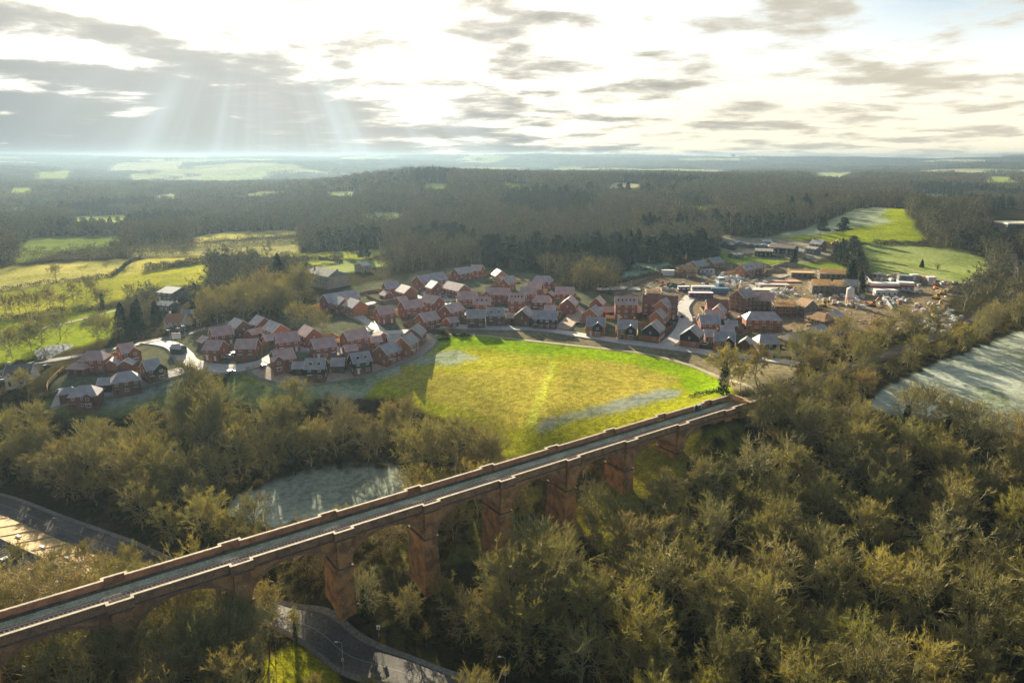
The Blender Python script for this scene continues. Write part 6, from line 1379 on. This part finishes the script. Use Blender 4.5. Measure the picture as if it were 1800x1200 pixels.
# hedges
def hedge(pts, h_, w_, label, m_=hedge_m):
    P = resample([G(*p)[:2] for p in pts], 3.0); L = np.linalg.norm(np.diff(P, axis=0), axis=1).sum(); n = int(min(12000, max(300, L * h_ * w_ * 5))); q = rs.uniform(0, len(P) - 1.001, n); i = q.astype(int); f_ = (q - i)[:, None]
    b = P[i] * (1 - f_) + P[i + 1] * f_ + rs.uniform(-.5, .5, (n, 2)) * w_; hh = h_ * (1 + .25 * np.sin(q * 1.7) + .15 * np.sin(q * .6)); z_ = TH(b[:, 0], b[:, 1]) + rs.uniform(0, 1, n) * hh
    B = np.column_stack([b, z_]); T_ = B + rs.normal(size=B.shape) * .5; d_ = float(np.hypot(*P[len(P) // 2])); V_, F_ = tris_from(B, T_, max(.3, d_ * .0007), rs)
    tag(link('hedge', mesh_np('hedge', V_, F_, [m_])), label, 'hedge')
hedge([(-40,518),(60,501),(140,493),(197,485)],2.2,2.5,'dark hedge below the left golden field'); hedge([(197,485),(212,475),(228,462),(248,455)],2.2,2.5,'hedge climbing between the two golden fields'); hedge([(255,476),(300,470),(352,462)],4.5,5,'thick hedge right of the golden fields')
hedge([(-40,568),(60,556),(115,546)],3,3.5,'thick hedge below the slim tree row'); hedge([(130,548),(200,540)],2.4,3,'short hedge beside the field track'); hedge([(214,602),(255,594),(345,578)],3.6,3,'tall clipped dark hedge by the village entrance')
hedge([(1535,428),(1630,431)],3.2,3,'black hedge between the hill field and the paddock'); hedge([(1010,505),(1100,494),(1180,478),(1238,462)],3,3,'dark hedge left of the building site'); hedge([(1290,450),(1400,455),(1430,462)],2.5,3,'hedge in front of the farmyard'); hedge([(1090,478),(1180,474)],2.4,2.5,'hedge in front of the frosty lawn')
hedge([(1300,700),(1350,683),(1400,668)],1.6,3,'green bank hedge beside the track beyond the viaduct'); hedge([(540,472),(600,462),(560,455)],2,2.5,'hedge round the mansion lawn'); hedge([(1240,440),(1255,430),(1290,440)],4,5,'rounded dark shrubbery left of the farm'); hedge([(1215,452),(1240,452),(1262,447)],5,7,'clipped dome evergreen shrubbery by the pines')
hedge([(230,440),(350,436),(450,430),(525,424)],9,5,'belt of bare trees crossing the far golden field',twig_far); hedge([(40,462),(130,455),(220,452),(340,446)],10,6,'belt of bare trees above the golden field',twig_far); hedge([(452,460),(520,458),(600,455)],3,4,'low hedge left of the mansion park')
hedge([(1500,430),(1512,470),(1520,490)],6,8,'scrub strip between the site and the paddock'); hedge([(770,598),(790,597)],.8,1,'low weeds by the meadow gate')
hedge([(1210,700),(1240,692),(1262,689)],1.2,2,'fallen branches and weeds on the meadow near the parapet'); hedge([(640,600),(700,597)],1.2,1.5,'low hedge by the village lane')
# ------------------------------------------------------------------ haze
hm = bpy.data.materials.new('haze_air'); hm.use_nodes = True; hm.node_tree.nodes.clear(); q_ = NT(hm.node_tree)
pv = q_.new('ShaderNodeVolumePrincipled'); pv.inputs['Color'].default_value = (0.215, 0.305, 0.40, 1); pv.inputs['Density'].default_value = 0.00016; pv.inputs['Anisotropy'].default_value = 0.42
ho = q_.new('ShaderNodeOutputMaterial'); q_.l.new(pv.outputs[0], ho.inputs['Volume'])
hb = MB().box(-9700, -9700, -6, 9700, 9700, 136); tag(hb.build('haze', hm), kind='stuff')
